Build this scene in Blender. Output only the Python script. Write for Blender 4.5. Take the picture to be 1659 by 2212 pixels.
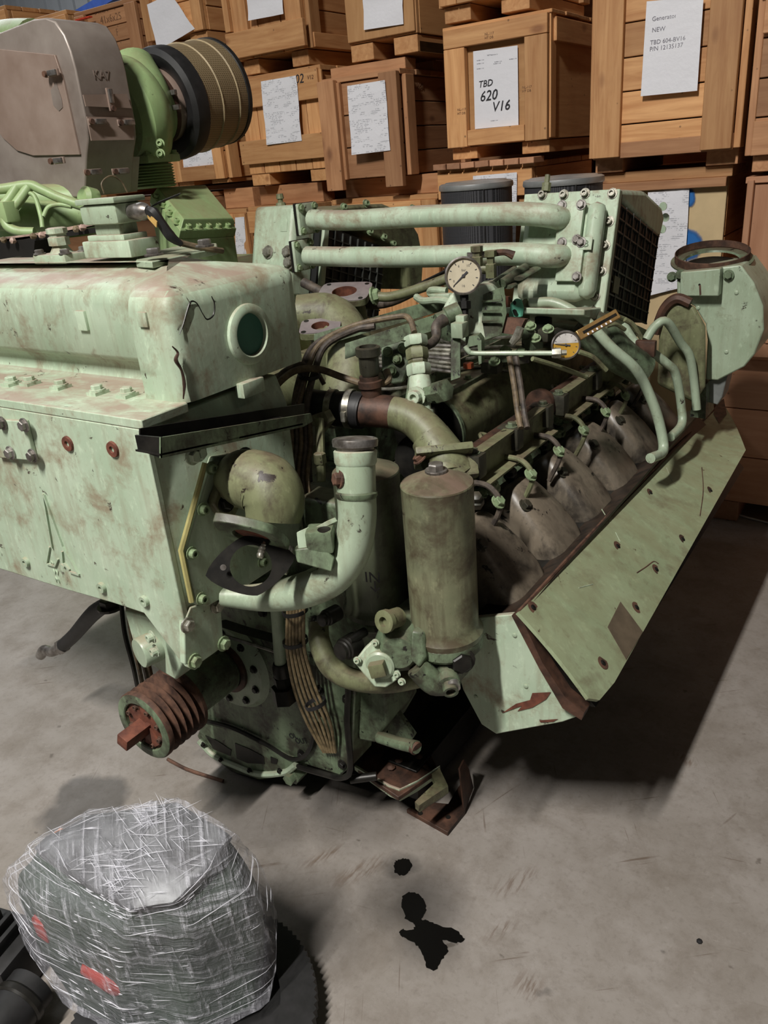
import bpy, bmesh, math, random
from mathutils import Vector, Matrix, Quaternion
random.seed(7)
for o in list(bpy.data.objects): bpy.data.objects.remove(o)
scene = bpy.context.scene
COL = scene.collection
V = Vector

# ------------------------------------------------------------------ camera
FPX, PITCH, ROLL, HEAD, CAMH = 1700.0, math.radians(23.86), math.radians(5.06), math.radians(35.5), 1.4
cF = V((-math.sin(HEAD)*math.cos(PITCH), math.cos(HEAD)*math.cos(PITCH), -math.sin(PITCH)))
_r0 = V((math.cos(HEAD), math.sin(HEAD), 0)); _u0 = _r0.cross(cF)
cR = math.cos(ROLL)*_r0 - math.sin(ROLL)*_u0
cU = math.sin(ROLL)*_r0 + math.cos(ROLL)*_u0
CAMP = V((0, 0, CAMH))
cam = bpy.data.cameras.new('camera'); camo = bpy.data.objects.new('camera', cam); COL.objects.link(camo)
m = Matrix((cR, cU, -cF)).transposed().to_4x4(); m.translation = CAMP
camo.matrix_world = m
cam.sensor_fit = 'VERTICAL'; cam.sensor_height = 36.0; cam.lens = FPX/2212*36; cam.clip_start = 0.05
scene.camera = camo

# ------------------------------------------------------------------ light and exposure
scene.view_settings.view_transform = 'Standard'; scene.view_settings.look = 'None'
scene.view_settings.gamma = 1.0; scene.view_settings.use_curve_mapping = False
scene.view_settings.exposure = 0.0
w = bpy.data.worlds.new('hall_air'); scene.world = w; w.use_nodes = True
w.node_tree.nodes['Background'].inputs[0].default_value = (0.86, 0.93, 1.0, 1)
w.node_tree.nodes['Background'].inputs[1].default_value = 0.022
def lamp(name, loc, size, sizey, power, col, target=None):
    l = bpy.data.lights.new(name, 'AREA'); l.shape = 'RECTANGLE'; l.size = size; l.size_y = sizey
    l.energy = power; l.color = col
    o = bpy.data.objects.new(name, l); COL.objects.link(o); o.location = loc
    d = (V(target) - V(loc)) if target else V((0, 0, -1))
    o.rotation_euler = d.to_track_quat('-Z', 'Y').to_euler()
    return o
lamp('hall_lamp_tube_near', (-0.82, -1.7, 4.6), 0.12, 1.4, 410, (1.0, 0.965, 0.91))
lamp('hall_lamp_row_left', (-4.6, -1.2, 4.6), 0.25, 3.0, 45, (0.93, 0.97, 1.0))
lamp('hall_lamp_row_right', (3.4, 0.4, 4.6), 0.25, 3.0, 9, (1.0, 0.84, 0.64))
lamp('back_wall_fill_light', (-8.5, 4.6, 5.6), 0.25, 4.0, 260, (0.95, 0.98, 1.0))  # added unseen fill light, brightens the far back wall and ceiling

# ------------------------------------------------------------------ helpers
ORG = {}
def px(x, y, X=None, Y=None, Z=None, D=None):
    """point seen at photo pixel (x, y) on the given world plane"""
    d = cF + cR*((x-829.5)/FPX) - cU*((y-1106)/FPX)
    if D is not None: t = D
    elif X is not None: t = X/d.x
    elif Y is not None: t = Y/d.y
    else: t = (Z-CAMH)/d.z
    return CAMP + d*t
def tag(o, label=None, cat=None, group=None, kind=None):
    if label: o['label'] = label
    if cat: o['category'] = cat
    if group: o['group'] = group
    if kind: o['kind'] = kind
    return o
def empty(name, loc, label=None, cat=None, group=None, rz=0):
    o = bpy.data.objects.new(name, None); COL.objects.link(o); o.location = loc
    o.empty_display_size = 0.1; o.rotation_euler = (0, 0, rz)
    ORG[o.name] = V(loc); tag(o, label, cat, group); return o
def orient(axis, hint=None):
    """matrix whose Z is axis"""
    z = V(axis).normalized()
    h = V(hint) if hint else (V((0, 0, 1)) if abs(z.z) < .9 else V((1, 0, 0)))
    x = h.cross(z).normalized(); y = z.cross(x)
    return Matrix((x, y, z)).transposed()
def catmull(pts, n=6):
    pts = [V(p) for p in pts]
    if len(pts) < 3: return pts
    out = []
    P_ = [2*pts[0]-pts[1]] + pts + [2*pts[-1]-pts[-2]]
    for i in range(1, len(P_)-2):
        a, b, c, d = P_[i-1:i+3]
        for k in range(n):
            t = k/n
            out.append(0.5*((2*b)+(c-a)*t+(2*a-5*b+4*c-d)*t*t+(3*b-a-3*c+d)*t**3))
    out.append(pts[-1]); return out
class MB:
    def __init__(s): s.v = []; s.f = []
    def add(s, vs, fs):
        n = len(s.v); s.v += [V(v) for v in vs]; s.f += [[i+n for i in f] for f in fs]; return s
    def box(s, c, size, M=None, bev=0.0):
        c = V(c); hx, hy, hz = [a/2 for a in size]; M = M or Matrix.Identity(3)
        if bev <= 0:
            vs = [c + M @ V((x*hx, y*hy, z*hz)) for x in(-1, 1) for y in(-1, 1) for z in(-1, 1)]
            return s.add(vs, [(0,1,3,2),(4,6,7,5),(0,4,5,1),(2,3,7,6),(0,2,6,4),(1,5,7,3)])
        bm = bmesh.new(); bmesh.ops.create_cube(bm, size=1)
        for v in bm.verts: v.co = V((v.co.x*size[0], v.co.y*size[1], v.co.z*size[2]))
        bmesh.ops.bevel(bm, geom=list(bm.edges), offset=bev, segments=2, affect='EDGES', profile=.6)
        bm.verts.index_update()
        vs = [c + M @ v.co for v in bm.verts]; fs = [[v.index for v in f.verts] for f in bm.faces]
        bm.free(); return s.add(vs, fs)
    def bounds(s, a, b, bev=0.0):
        a = V(a); b = V(b); return s.box((a+b)/2, [abs(b[i]-a[i]) for i in range(3)], None, bev)
    def prism(s, poly, ext, bev=0.0):
        """polygon of 3D points extruded by the vector ext"""
        poly = [V(p) for p in poly]; e = V(ext); n = len(poly)
        if bev > 0:
            bm = bmesh.new(); a = [bm.verts.new(p) for p in poly]; b = [bm.verts.new(p+e) for p in poly]
            bm.faces.new(a); bm.faces.new(b[::-1])
            for i in range(n): bm.faces.new((a[(i+1) % n], a[i], b[i], b[(i+1) % n]))
            bmesh.ops.recalc_face_normals(bm, faces=bm.faces)
            bmesh.ops.bevel(bm, geom=list(bm.edges), offset=bev, segments=2, affect='EDGES', profile=.6, clamp_overlap=True)
            bm.verts.index_update()
            vs = [v.co.copy() for v in bm.verts]; fs = [[v.index for v in f.verts] for f in bm.faces]; bm.free()
            return s.add(vs, fs)
        vs = poly + [p+e for p in poly]
        fs = [list(range(n))[::-1], list(range(n, 2*n))] + [(i, (i+1) % n, n+(i+1) % n, n+i) for i in range(n)]
        return s.add(vs, fs)
    def ringplate(s, outer, inner, ext):
        """plate with a hole: outer and inner loops with the same point count"""
        e = V(ext); n = len(outer); o = [V(p) for p in outer]; i_ = [V(p) for p in inner]
        vs = o + i_ + [p+e for p in o] + [p+e for p in i_]; fs = []
        for k in range(n):
            j = (k+1) % n
            fs += [(k, j, n+j, n+k), (2*n+j, 2*n+k, 3*n+k, 3*n+j), (k, 2*n+k, 2*n+j, j), (n+k, n+j, 3*n+j, 3*n+k)]
        return s.add(vs, fs)
    def lathe(s, p, axis, prof, seg=24, a0=0, a1=2*math.pi, hint=None, sx=1.0):
        """prof: list of (radius, height along axis)"""
        M = orient(axis, hint); p = V(p); full = abs(a1-a0-2*math.pi) < 1e-6
        n = seg if full else seg+1; vs = []
        for r, h in prof:
            for k in range(n):
                a = a0+(a1-a0)*k/seg
                vs.append(p + M @ V((r*math.cos(a)*sx, r*math.sin(a), h)))
        fs = []
        for i in range(len(prof)-1):
            for k in range(seg):
                j = (k+1) % n; fs.append((i*n+k, i*n+j, (i+1)*n+j, (i+1)*n+k))
        if full and len(prof) >= 4 and abs(prof[0][1]-prof[-1][1]) < .017 and min(prof[0][0], prof[-1][0]) > .002:
            i = len(prof)-1; fs += [(i*n+k, i*n+(k+1) % n, (k+1) % n, k) for k in range(seg)]
        elif full:
            if prof[0][0] > 1e-6: fs.append(list(range(n))[::-1])
            if prof[-1][0] > 1e-6: fs.append([(len(prof)-1)*n+k for k in range(n)])
        return s.add(vs, fs)
    def cyl(s, a, b, r, r2=None, seg=16):
        a = V(a); b = V(b); return s.lathe(a, b-a, [(r, 0), (r if r2 is None else r2, (b-a).length)], seg)
    def tube(s, pts, r, seg=10, smooth=6, caps=True, flat=1.0):
        pts = catmull(pts, smooth) if smooth else [V(p) for p in pts]
        n = len(pts); rr = r if isinstance(r, (list, tuple)) else [r]*n
        if len(rr) != n:
            q = [rr[min(int(i*(len(rr)-1)/(n-1)), len(rr)-2)] + (rr[min(int(i*(len(rr)-1)/(n-1)), len(rr)-2)+1]-rr[min(int(i*(len(rr)-1)/(n-1)), len(rr)-2)])*((i*(len(rr)-1)/(n-1)) - min(int(i*(len(rr)-1)/(n-1)), len(rr)-2)) for i in range(n)]
            rr = q
        t0 = (pts[1]-pts[0]).normalized(); M = orient(t0); x = M.col[0].copy(); vs = []
        for i in range(n):
            t = (pts[min(i+1, n-1)]-pts[max(i-1, 0)]).normalized()
            x = (x - t*x.dot(t)).normalized(); y = t.cross(x)
            for k in range(seg):
                a = 2*math.pi*k/seg; vs.append(pts[i] + (x*math.cos(a) + y*math.sin(a)*flat)*rr[i])
        fs = [(i*seg+k, i*seg+(k+1) % seg, (i+1)*seg+(k+1) % seg, (i+1)*seg+k) for i in range(n-1) for k in range(seg)]
        if caps: fs += [list(range(seg))[::-1], [(n-1)*seg+k for k in range(seg)]]
        return s.add(vs, fs)
    def loft(s, loops, caps=True):
        n = len(loops[0]); vs = [V(p) for l in loops for p in l]
        fs = [(i*n+k, i*n+(k+1) % n, (i+1)*n+(k+1) % n, (i+1)*n+k) for i in range(len(loops)-1) for k in range(n)]
        if caps: fs += [list(range(n))[::-1], [(len(loops)-1)*n+k for k in range(n)]]
        return s.add(vs, fs)
    def sheet(s, poly, t, n=None):
        poly = [V(p) for p in poly]
        if n is None: n = (poly[1]-poly[0]).cross(poly[2]-poly[0]).normalized()
        return s.prism(poly, V(n)*t)
    def strip(s, pts, width, t):
        """flat bar following pts; width and t are vectors"""
        pts = [V(p) for p in pts]; wv = V(width); tv = V(t)
        return s.loft([[p, p+wv, p+wv+tv, p+tv] for p in pts])
    def build(s, name, mat, parent=None, bevel=0.0, smooth=35, sub=0, label=None, kind=None, world=True):
        me = bpy.data.meshes.new(name)
        lo = V([min(v[i] for v in s.v) for i in range(3)]); hi = V([max(v[i] for v in s.v) for i in range(3)])
        c = (lo+hi)/2
        me.from_pydata([v-c for v in s.v], [], s.f); me.update()
        bm = bmesh.new(); bm.from_mesh(me); bmesh.ops.recalc_face_normals(bm, faces=bm.faces); bm.to_mesh(me); bm.free()
        o = bpy.data.objects.new(name, me); COL.objects.link(o)
        me.materials.append(mat)
        base = V((0, 0, 0))
        if parent:
            o.parent = parent; base = ORG[parent.name] if world else V((0, 0, 0))
        o.location = c-base; ORG[o.name] = c
        if bevel > 0:
            b = o.modifiers.new('bevel', 'BEVEL'); b.width = bevel; b.segments = 2; b.limit_method = 'ANGLE'; b.angle_limit = math.radians(40)
        if sub:
            b = o.modifiers.new('sub', 'SUBSURF'); b.levels = sub; b.render_levels = sub
        if smooth:
            me.polygons.foreach_set('use_smooth', [True]*len(me.polygons))
            try: me.set_sharp_from_angle(angle=math.radians(smooth))
            except Exception: pass
        if label or kind: tag(o, label, None, None, kind)
        return o
UNIT = {}
def unit_mesh(key, maker, mat):
    k = (key, mat.name)
    if k not in UNIT:
        b = MB(); maker(b); me = bpy.data.meshes.new(key); me.from_pydata(b.v, [], b.f); me.update()
        bm = bmesh.new(); bm.from_mesh(me); bmesh.ops.recalc_face_normals(bm, faces=bm.faces); bm.to_mesh(me); bm.free()
        me.materials.append(mat); UNIT[k] = me
    return UNIT[k]
def _hexbolt(b):
    b.lathe((0,0,0), (0,0,1), [(1.55,0),(1.55,.28),(1.5,.32),(1.0,.32)], 16)
    b.lathe((0,0,.3), (0,0,1), [(1.12,0),(1.12,.75),(.95,.9)], 6)
def _capbolt(b):
    b.lathe((0,0,0), (0,0,1), [(1.5,0),(1.5,.25),(1.0,.25),(1.0,1.3),(.92,1.38),(.55,1.38),(.55,.8)], 12)
def _rivet(b):
    b.lathe((0,0,0), (0,0,1), [(1,0),(.95,.3),(.6,.5),(0.001,.58)], 10)
KINDS = {'hex': _hexbolt, 'cap': _capbolt, 'rivet': _rivet}
def bolt(parent, p, axis, r=.008, kind='hex', mat=None, name='bolt'):
    me = unit_mesh(kind+'_bolt', KINDS[kind], mat or M_bolt)
    o = bpy.data.objects.new(name, me); COL.objects.link(o); o.parent = parent
    o.location = V(p)-ORG[parent.name]; o.scale = (r, r, r)
    o.rotation_mode = 'QUATERNION'; o.rotation_quaternion = orient(axis).to_quaternion()
    return o
def text(name, body, mat, parent, loc, size, xdir, ydir, world=True, shear=0.0, depth=0.0004, bold=0.0):
    cu = bpy.data.curves.new(name, 'FONT'); cu.body = body; cu.size = size; cu.shear = shear
    cu.extrude = depth; cu.offset = bold; cu.resolution_u = 2
    o = bpy.data.objects.new(name, cu)
    COL.objects.link(o); bpy.context.view_layer.update()
    me = bpy.data.meshes.new_from_object(o.evaluated_get(bpy.context.evaluated_depsgraph_get()))
    bpy.data.objects.remove(o)
    o = bpy.data.objects.new(name, me); COL.objects.link(o)
    me.materials.clear(); me.materials.append(mat)
    o.parent = parent; x = V(xdir).normalized(); y = V(ydir).normalized(); z = x.cross(y)
    mm = Matrix((x, y, z)).transposed().to_4x4(); mm.translation = V(loc) - (ORG[parent.name] if world else V((0,0,0)))
    o.matrix_local = mm; ORG[o.name] = V(loc); return o
def circ(c, axis, r, n=24, a0=0.0, hint=None, rx=1.0):
    Mx = orient(axis, hint); return [V(c) + Mx @ V((r*math.cos(a0+2*math.pi*k/n)*rx, r*math.sin(a0+2*math.pi*k/n), 0)) for k in range(n)]

# ------------------------------------------------------------------ materials
def S(r, g, b):
    f = lambda c: ((c/255+.055)/1.055)**2.4 if c > 10.3 else c/255/12.92
    return (f(r), f(g), f(b), 1)
class NT:
    def __init__(s, name):
        s.m = bpy.data.materials.new(name); s.m.use_nodes = True; s.t = s.m.node_tree
        s.bsdf = s.t.nodes['Principled BSDF']; s._pos = None
    def n(s, kind, **kw):
        nd = s.t.nodes.new(kind)
        for k, v in kw.items():
            if k.startswith('i_'):
                key = k[2:]; key = int(key) if key.isdigit() else key.replace('_', ' ')
                s.put(nd.inputs[key], v)
            else: setattr(nd, k, v)
        return nd
    def put(s, sock, v):
        if isinstance(v, bpy.types.NodeSocket): s.t.links.new(v, sock)
        else: sock.default_value = v
    def pos(s, scale=(1,1,1), mode='Position'):
        if mode == 'Position': src = s.n('ShaderNodeNewGeometry').outputs['Position']
        else: src = s.n('ShaderNodeTexCoord').outputs[mode]
        if tuple(scale) == (1,1,1): return src
        return s.n('ShaderNodeVectorMath', operation='MULTIPLY', i_0=src, i_1=scale).outputs[0]
    def noise(s, vec, scale, detail=4, rough=.55, dist=0.0):
        return s.n('ShaderNodeTexNoise', i_Vector=vec, i_Scale=scale, i_Detail=detail, i_Roughness=rough, i_Distortion=dist).outputs['Fac']
    def ramp(s, fac, a, b, c0=(0,0,0,1), c1=(1,1,1,1)):
        r = s.n('ShaderNodeValToRGB', i_Fac=fac); e = r.color_ramp.elements
        e[0].position = a; e[1].position = b; e[0].color = c0; e[1].color = c1; return r.outputs['Color']
    def mix(s, fac, a, b, mode='MIX'):
        nd = s.n('ShaderNodeMix', data_type='RGBA', blend_type=mode)
        s.put(nd.inputs['Factor'], fac); s.put(nd.inputs['A'], a); s.put(nd.inputs['B'], b); return nd.outputs['Result']
    def math(s, op, a, b=0.0, clamp=False):
        return s.n('ShaderNodeMath', operation=op, i_0=a, i_1=b, use_clamp=clamp).outputs[0]
    def bump(s, h, strength=.3, dist=.002):
        s.put(s.bsdf.inputs['Normal'], s.n('ShaderNodeBump', i_Height=h, i_Strength=strength, i_Distance=dist).outputs[0])
    def done(s, col, rough=.6, metal=0.0, spec=.5):
        b = s.bsdf.inputs; s.put(b['Base Color'], col); s.put(b['Roughness'], rough); s.put(b['Metallic'], metal)
        s.put(b['Specular IOR Level'], spec); return s.m
def paint(name, base, base2, dirt, chip, dirt_amt=.5, chip_amt=.2, dust=None, dust_amt=.6, scale=1.0, rough=.5, streak=.4):
    n = NT(name); p = n.pos()
    a = n.noise(p, 7*scale, 5, .6); col = n.mix(n.ramp(a, .35, .65), base, base2)
    st = n.noise(n.pos((45*scale, 45*scale, 5*scale)), 1.0, 4, .6)
    col = n.mix(n.math('MULTIPLY', n.ramp(st, .48, .72), streak), col, dirt)
    mt = n.noise(n.pos((60*scale,60*scale,28*scale)), 1.0, 5, .7)
    col = n.mix(n.math('MULTIPLY', n.ramp(mt, .56, .66), .45), col, tuple(min(1,c*1.28) for c in base[:3])+(1,))
    col = n.mix(n.math('MULTIPLY', n.ramp(mt, .28, .42, (1,1,1,1), (0,0,0,1)), .55), col, dirt)
    d = n.noise(p, 11*scale, 7, .68, .3); lo = .78-.5*dirt_amt
    col = n.mix(n.math('MULTIPLY', n.ramp(d, lo, lo+.16), .9), col, dirt)
    if dust:
        nz = n.n('ShaderNodeSeparateXYZ', i_0=n.n('ShaderNodeNewGeometry').outputs['True Normal']).outputs[2]
        up = n.ramp(nz, .55, .95)
        dn = n.ramp(n.noise(n.pos((9, 18, 9)), 1.0, 6, .65, .4), .34, .58)
        col = n.mix(n.math('MULTIPLY', n.math('MULTIPLY', up, dn), dust_amt), col, dust)
    c = n.noise(p, 24*scale, 8, .7, .5); ct = .705-.25*chip_amt
    cm = n.ramp(c, ct, ct+.035); col = n.mix(cm, col, chip)
    n.bump(n.math('ADD', n.math('MULTIPLY', n.noise(p, 120*scale, 4), .5), n.math('MULTIPLY', cm, -.5)), .22, .0015)
    return n.done(col, n.math('ADD', n.math('MULTIPLY', d, .25), rough-.1))
def plain(name, col, rough=.5, metal=0.0, var=.15, scale=30, col2=None, bump=.1):
    n = NT(name); p = n.pos(); k = n.noise(p, scale, 5, .6)
    dark = col2 or tuple(c*(1-2*var) for c in col[:3])+(1,)
    c = n.mix(n.ramp(k, .35, .65), dark, col)
    if bump: n.bump(n.noise(p, 150, 4), bump, .001)
    return n.done(c, rough, metal)

GRN, GRN2 = S(158, 186, 152), S(139, 166, 136)
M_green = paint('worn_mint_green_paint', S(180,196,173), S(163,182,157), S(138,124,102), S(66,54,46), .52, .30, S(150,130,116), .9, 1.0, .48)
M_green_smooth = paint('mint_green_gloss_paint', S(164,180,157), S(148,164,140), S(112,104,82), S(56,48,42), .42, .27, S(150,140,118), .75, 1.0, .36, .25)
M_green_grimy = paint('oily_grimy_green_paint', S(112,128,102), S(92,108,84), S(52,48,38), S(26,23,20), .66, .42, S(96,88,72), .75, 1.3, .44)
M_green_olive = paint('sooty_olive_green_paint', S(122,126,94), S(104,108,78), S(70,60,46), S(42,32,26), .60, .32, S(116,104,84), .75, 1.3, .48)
M_green_far = paint('fresh_leaf_green_paint', S(150,174,124), S(138,164,112), S(132,128,92), S(80,76,56), .42, .18, S(146,140,106), .75, 1.0, .45, .2)
M_panel = paint('faded_sheet_green_paint', S(150,162,130), S(134,146,114), S(106,98,76), S(78,58,42), .52, .22, S(132,128,98), .6, .7, .5, .35)
M_rust = plain('brown_rust', S(104,74,58), .75, .1, .3, 40, S(60,42,34), .35)
M_redrust = plain('red_oxide_rust', S(122,72,54), .7, .1, .2, 40, S(82,46,36), .3)
M_rustpipe = plain('dark_rusty_pipe', S(92,64,50), .6, .2, .3, 25, S(44,32,26), .3)
M_steel = plain('bare_steel', S(168,164,160), .38, .8, .2, 40, S(104,98,92))
M_zinc = plain('zinc_bolt_steel', S(190,188,176), .35, .7, .15, 60, S(120,116,104))
M_bolt = paint('green_bolt', S(140,160,124), S(120,138,104), S(92,84,64), S(60,52,44), .5, .3, None, 0, 3, .45)
M_dark = plain('black_oily_metal', S(38,36,32), .42, .3, .2, 30, S(18,17,15))
M_oilcover = paint('oil_blackened_cover_paint', S(116,106,92), S(100,92,80), S(48,43,38), S(22,20,18), .55, .38, S(118,106,92), .7, 1.0, .36)
M_black = plain('black_rubber', S(34,33,34), .55, 0, .2, 30, S(20,20,20))
M_blackmatte = plain('black_painted_core', S(26,26,26), .6, .2, .2, 30)
M_cable = plain('dusty_brown_cable', S(122,106,82), .6, 0, .2, 60, S(80,68,54))
M_cabledark = plain('dusty_dark_cable', S(92,82,72), .6, 0, .2, 60, S(52,46,42))
M_stainless = plain('heat_shield_stainless', S(160,150,142), .42, .3, .12, 5, S(128,116,108))
M_glass = None
# ------------------------------------------------------------------ floor, walls
def fl(x, y): q = px(x, y, Z=0); return q.x, q.y
def floor_material():
    n = NT('stained_concrete_floor'); p = n.pos()
    c = n.mix(n.ramp(n.noise(p, 2.6, 8, .68), .3, .7), S(122,115,107), S(150,144,139))
    c = n.mix(n.math('MULTIPLY', n.ramp(n.noise(p, 9, 9, .75, .3), .46, .66), .45), c, S(100,90,79))
    c = n.mix(n.math('MULTIPLY', n.ramp(n.noise(p, 70, 6, .7), .52, .72), .35), c, S(92,84,76))
    c = n.mix(n.math('MULTIPLY', n.ramp(n.noise(p, 34, 8, .8), .58, .70), .35), c, S(168,162,156))
    # scratches, dragged marks
    for ang, sc, amt, lo in ((0.9, 1.0, .6, .66), (-.55, 1.3, .5, .67), (.35, .7, .55, .69), (1.35, 1.6, .5, .68)):
        r = n.n('ShaderNodeVectorRotate', rotation_type='Z_AXIS', i_Vector=p, i_Angle=ang).outputs[0]
        q = n.n('ShaderNodeVectorMath', operation='MULTIPLY', i_0=r, i_1=(90*sc, 2.4, 1)).outputs[0]
        brk = n.ramp(n.noise(p, 5+4*sc, 3, .6), .48, .60)
        c = n.mix(n.math('MULTIPLY', n.math('MULTIPLY', n.ramp(n.noise(q, 1.0, 3, .6), lo, lo+.04), brk), amt), c, S(80,62,48))
    c = n.mix(n.math('MULTIPLY', n.ramp(n.noise(p, 22, 3, .5), .71, .75), .6), c, S(74,66,58))
    # drag scrapes of brown dirt
    for (x, y, rx, ry) in ((1115,1905,.030,.075), (780,1880,.03,.09), (1080,2010,.02,.05), (1480,1640,.05,.02), (1140,2130,.035,.04), (700,1850,.02,.07)):
        fx, fy = fl(x, y); d = n.n('ShaderNodeVectorMath', operation='SUBTRACT', i_0=p, i_1=(fx, fy, 0)).outputs[0]
        d = n.n('ShaderNodeVectorRotate', rotation_type='Z_AXIS', i_Vector=d, i_Angle=.5).outputs[0]
        d = n.n('ShaderNodeVectorMath', operation='LENGTH', i_0=n.n('ShaderNodeVectorMath', operation='MULTIPLY', i_0=d, i_1=(1/rx, 1/ry, 0)).outputs[0]).outputs['Value']
        k = n.math('MULTIPLY', n.ramp(d, .3, 1.0, (1,1,1,1), (0,0,0,1)), n.ramp(n.noise(n.pos((120, 16, 1)), 1.0, 4, .6), .46, .58))
        c = n.mix(n.math('MULTIPLY', k, .6), c, S(88,68,52))
    # damp oil stains soaked into the concrete
    wob = n.n('ShaderNodeVectorMath', operation='SCALE', i_0=n.n('ShaderNodeTexNoise', i_Vector=p, i_Scale=6.0, i_Detail=5.0).outputs['Color'], i_Scale=.16).outputs[0]
    pw = n.n('ShaderNodeVectorMath', operation='ADD', i_0=p, i_1=wob).outputs[0]
    wet = None
    for (x, y, r, a, soft) in STAINS:
        d = n.n('ShaderNodeVectorMath', operation='DISTANCE', i_0=pw, i_1=(x+.08, y+.08, .08)).outputs['Value']
        k = n.math('MULTIPLY', n.ramp(d, r*soft, r, (1,1,1,1), (0,0,0,1)), a)
        wet = k if wet is None else n.math('MAXIMUM', wet, k)
    c = n.mix(wet, c, S(40,38,37))
    n.bump(n.noise(p, 80, 7, .75), .22, .002)
    return n.done(c, n.math('SUBTRACT', n.math('ADD', n.math('MULTIPLY', n.noise(p, 9, 4), .25), .42), n.math('MULTIPLY', wet, .2)))
STAINS = []
for (x, y, r, a, soft) in ((185,1740,.13,.62,.8), (880,1950,.14,.70,.2), (872,1870,.06,.7,.3), (700,1990,.16,.45,.2), (915,2040,.10,.6,.3),
                     (560,1760,.20,.40,.4), (690,2060,.035,.3,.8), (1150,2140,.02,.5,.6), (760,1720,.2,.5,.4), (1410,2060,.012,.6,.6), (640,2050,.12,.3,.2)):
    fx, fy = fl(x, y); STAINS.append((fx, fy, r, a, soft))
def slab(name, a, b, mat):
    o = MB().bounds(a, b).build(name, mat, smooth=0); tag(o, kind='structure'); return o
slab('floor', (-14, -6, -.2), (8, 9, 0), floor_material())
M_clad = plain('grey_wall_cladding', S(126,128,130), .6, 0, .06, 3)
M_roofsheet = plain('grey_roof_sheet', S(150,152,156), .6, 0, .06, 3)
wb = slab('wall_back', (-14, 8.0, 0), (8, 8.15, 6.4), M_clad)
for k in range(74):
    o = MB().bounds((-13.9+k*.295, 7.96, 0.0), (-13.78+k*.295, 8.0, 6.4)).build('cladding_rib', M_clad, wb, smooth=0)
wl = slab('wall_left', (-14.15, -6, 0), (-14, 9, 6.4), M_clad)
slab('ceiling', (-14, -6, 6.4), (8, 9, 6.5), M_roofsheet)
M_blue = plain('blue_steel_paint', S(48,74,140), .5, .1, .1, 8)
p0 = px(205, 14, Y=7.0); p1 = px(240, -6, Y=7.0)
sb = MB()
dv = (p1-p0).normalized()
a = p0-dv*3.0; b = p1+dv*2.6
sb.loft([[q+V((0,-.04,-.05)), q+V((0,.04,-.05)), q+V((0,.04,.05)), q+V((0,-.04,.05))] for q in (a, b)])
o = sb.build('trim_1', M_blue, smooth=0); tag(o, kind='structure')

# ------------------------------------------------------------------ crates
def wood(name, c1, c2, c3, grain=1.0):
    n = NT(name); p = n.pos((2.2, 26, 26), 'Object')
    info = n.n('ShaderNodeObjectInfo').outputs['Random']
    sh = n.n('ShaderNodeCombineXYZ', i_0=n.math('MULTIPLY', info, 37.0), i_1=n.math('MULTIPLY', info, 91.0), i_2=0.0).outputs[0]
    q = n.n('ShaderNodeVectorMath', operation='ADD', i_0=p, i_1=sh).outputs[0]
    g = n.noise(q, 1.6, 6, .62, .6)
    col = n.mix(n.ramp(g, .32, .7), c2, c1)
    kn = n.n('ShaderNodeTexVoronoi', i_Vector=n.n('ShaderNodeVectorMath', operation='MULTIPLY', i_0=q, i_1=(1.6, .28, .28)).outputs[0], i_Scale=1.0).outputs['Distance']
    col = n.mix(n.math('MULTIPLY', n.ramp(kn, .05, .13, (1,1,1,1), (0,0,0,1)), .75), col, c3)
    tone = n.math('ADD', n.math('MULTIPLY', info, .55), .66)
    col = n.mix(1.0, col, n.n('ShaderNodeCombineColor', i_0=tone, i_1=tone, i_2=tone).outputs[0], 'MULTIPLY')
    big = n.noise(n.pos(), 4.0, 4, .6)
    col = n.mix(n.math('MULTIPLY', n.ramp(big, .5, .8), .35), col, c3)
    # nail dots
    v = n.n('ShaderNodeTexVoronoi', i_Vector=n.pos((1,1,1), 'Object'), i_Scale=17.0).outputs['Distance']
    col = n.mix(n.math('MULTIPLY', n.ramp(v, .05, .08, (1,1,1,1), (0,0,0,1)), .6), col, S(72,48,34))
    n.bump(g, .25, .002)
    return n.done(col, .62)
M_wood = wood('pine_board', S(216,166,114), S(184,130,82), S(132,82,50))
M_woodold = wood('weathered_pine_board', S(190,142,102), S(160,112,76), S(112,72,48))
M_ply = wood('plywood_sheet', S(208,160,108), S(190,140,90), S(150,100,60))
M_woodpink = wood('reddish_packing_board', S(200,150,116), S(184,132,98), S(140,92,64))
M_osb = plain('pale_fibreboard', S(206,182,140), .7, 0, .06, 12)
M_bluespray = plain('blue_spray_paint', S(30,104,176), .6, 0, .05, 20)
def paper_mat(name, dens, tint=S(232,232,238), ink=S(120,122,132)):
    n = NT(name); p = n.pos((1,1,1), 'Object'); sep = n.n('ShaderNodeSeparateXYZ', i_0=p)
    ln = n.n('ShaderNodeMath', operation='FRACT', i_0=n.math('MULTIPLY', sep.outputs[2], 150.0)).outputs[0]
    line = n.ramp(ln, .42, .46)
    brk = n.ramp(n.noise(n.n('ShaderNodeVectorMath', operation='MULTIPLY', i_0=p, i_1=(110, 1, 150)).outputs[0], 1.0, 2, .5), .46, .50)
    blk = n.ramp(n.noise(n.n('ShaderNodeVectorMath', operation='MULTIPLY', i_0=p, i_1=(14, 1, 42)).outputs[0], 1.0, 2, .5), .50, .53)
    k = n.math('MULTIPLY', n.math('MULTIPLY', line, brk), blk)
    col = n.mix(n.math('MULTIPLY', k, .5 if dens > 0 else 0.0), tint, ink)
    n.bump(n.noise(p, 14, 4, .6), .35, .01)
    return n.done(col, .28)
M_paper = paper_mat('printed_paper_in_plastic', 1.0)
M_paper_blank = paper_mat('blank_paper_in_plastic', 0.0)
M_ink = plain('black_ink', S(40,40,46), .6, 0, .05, 30, bump=0)
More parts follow.
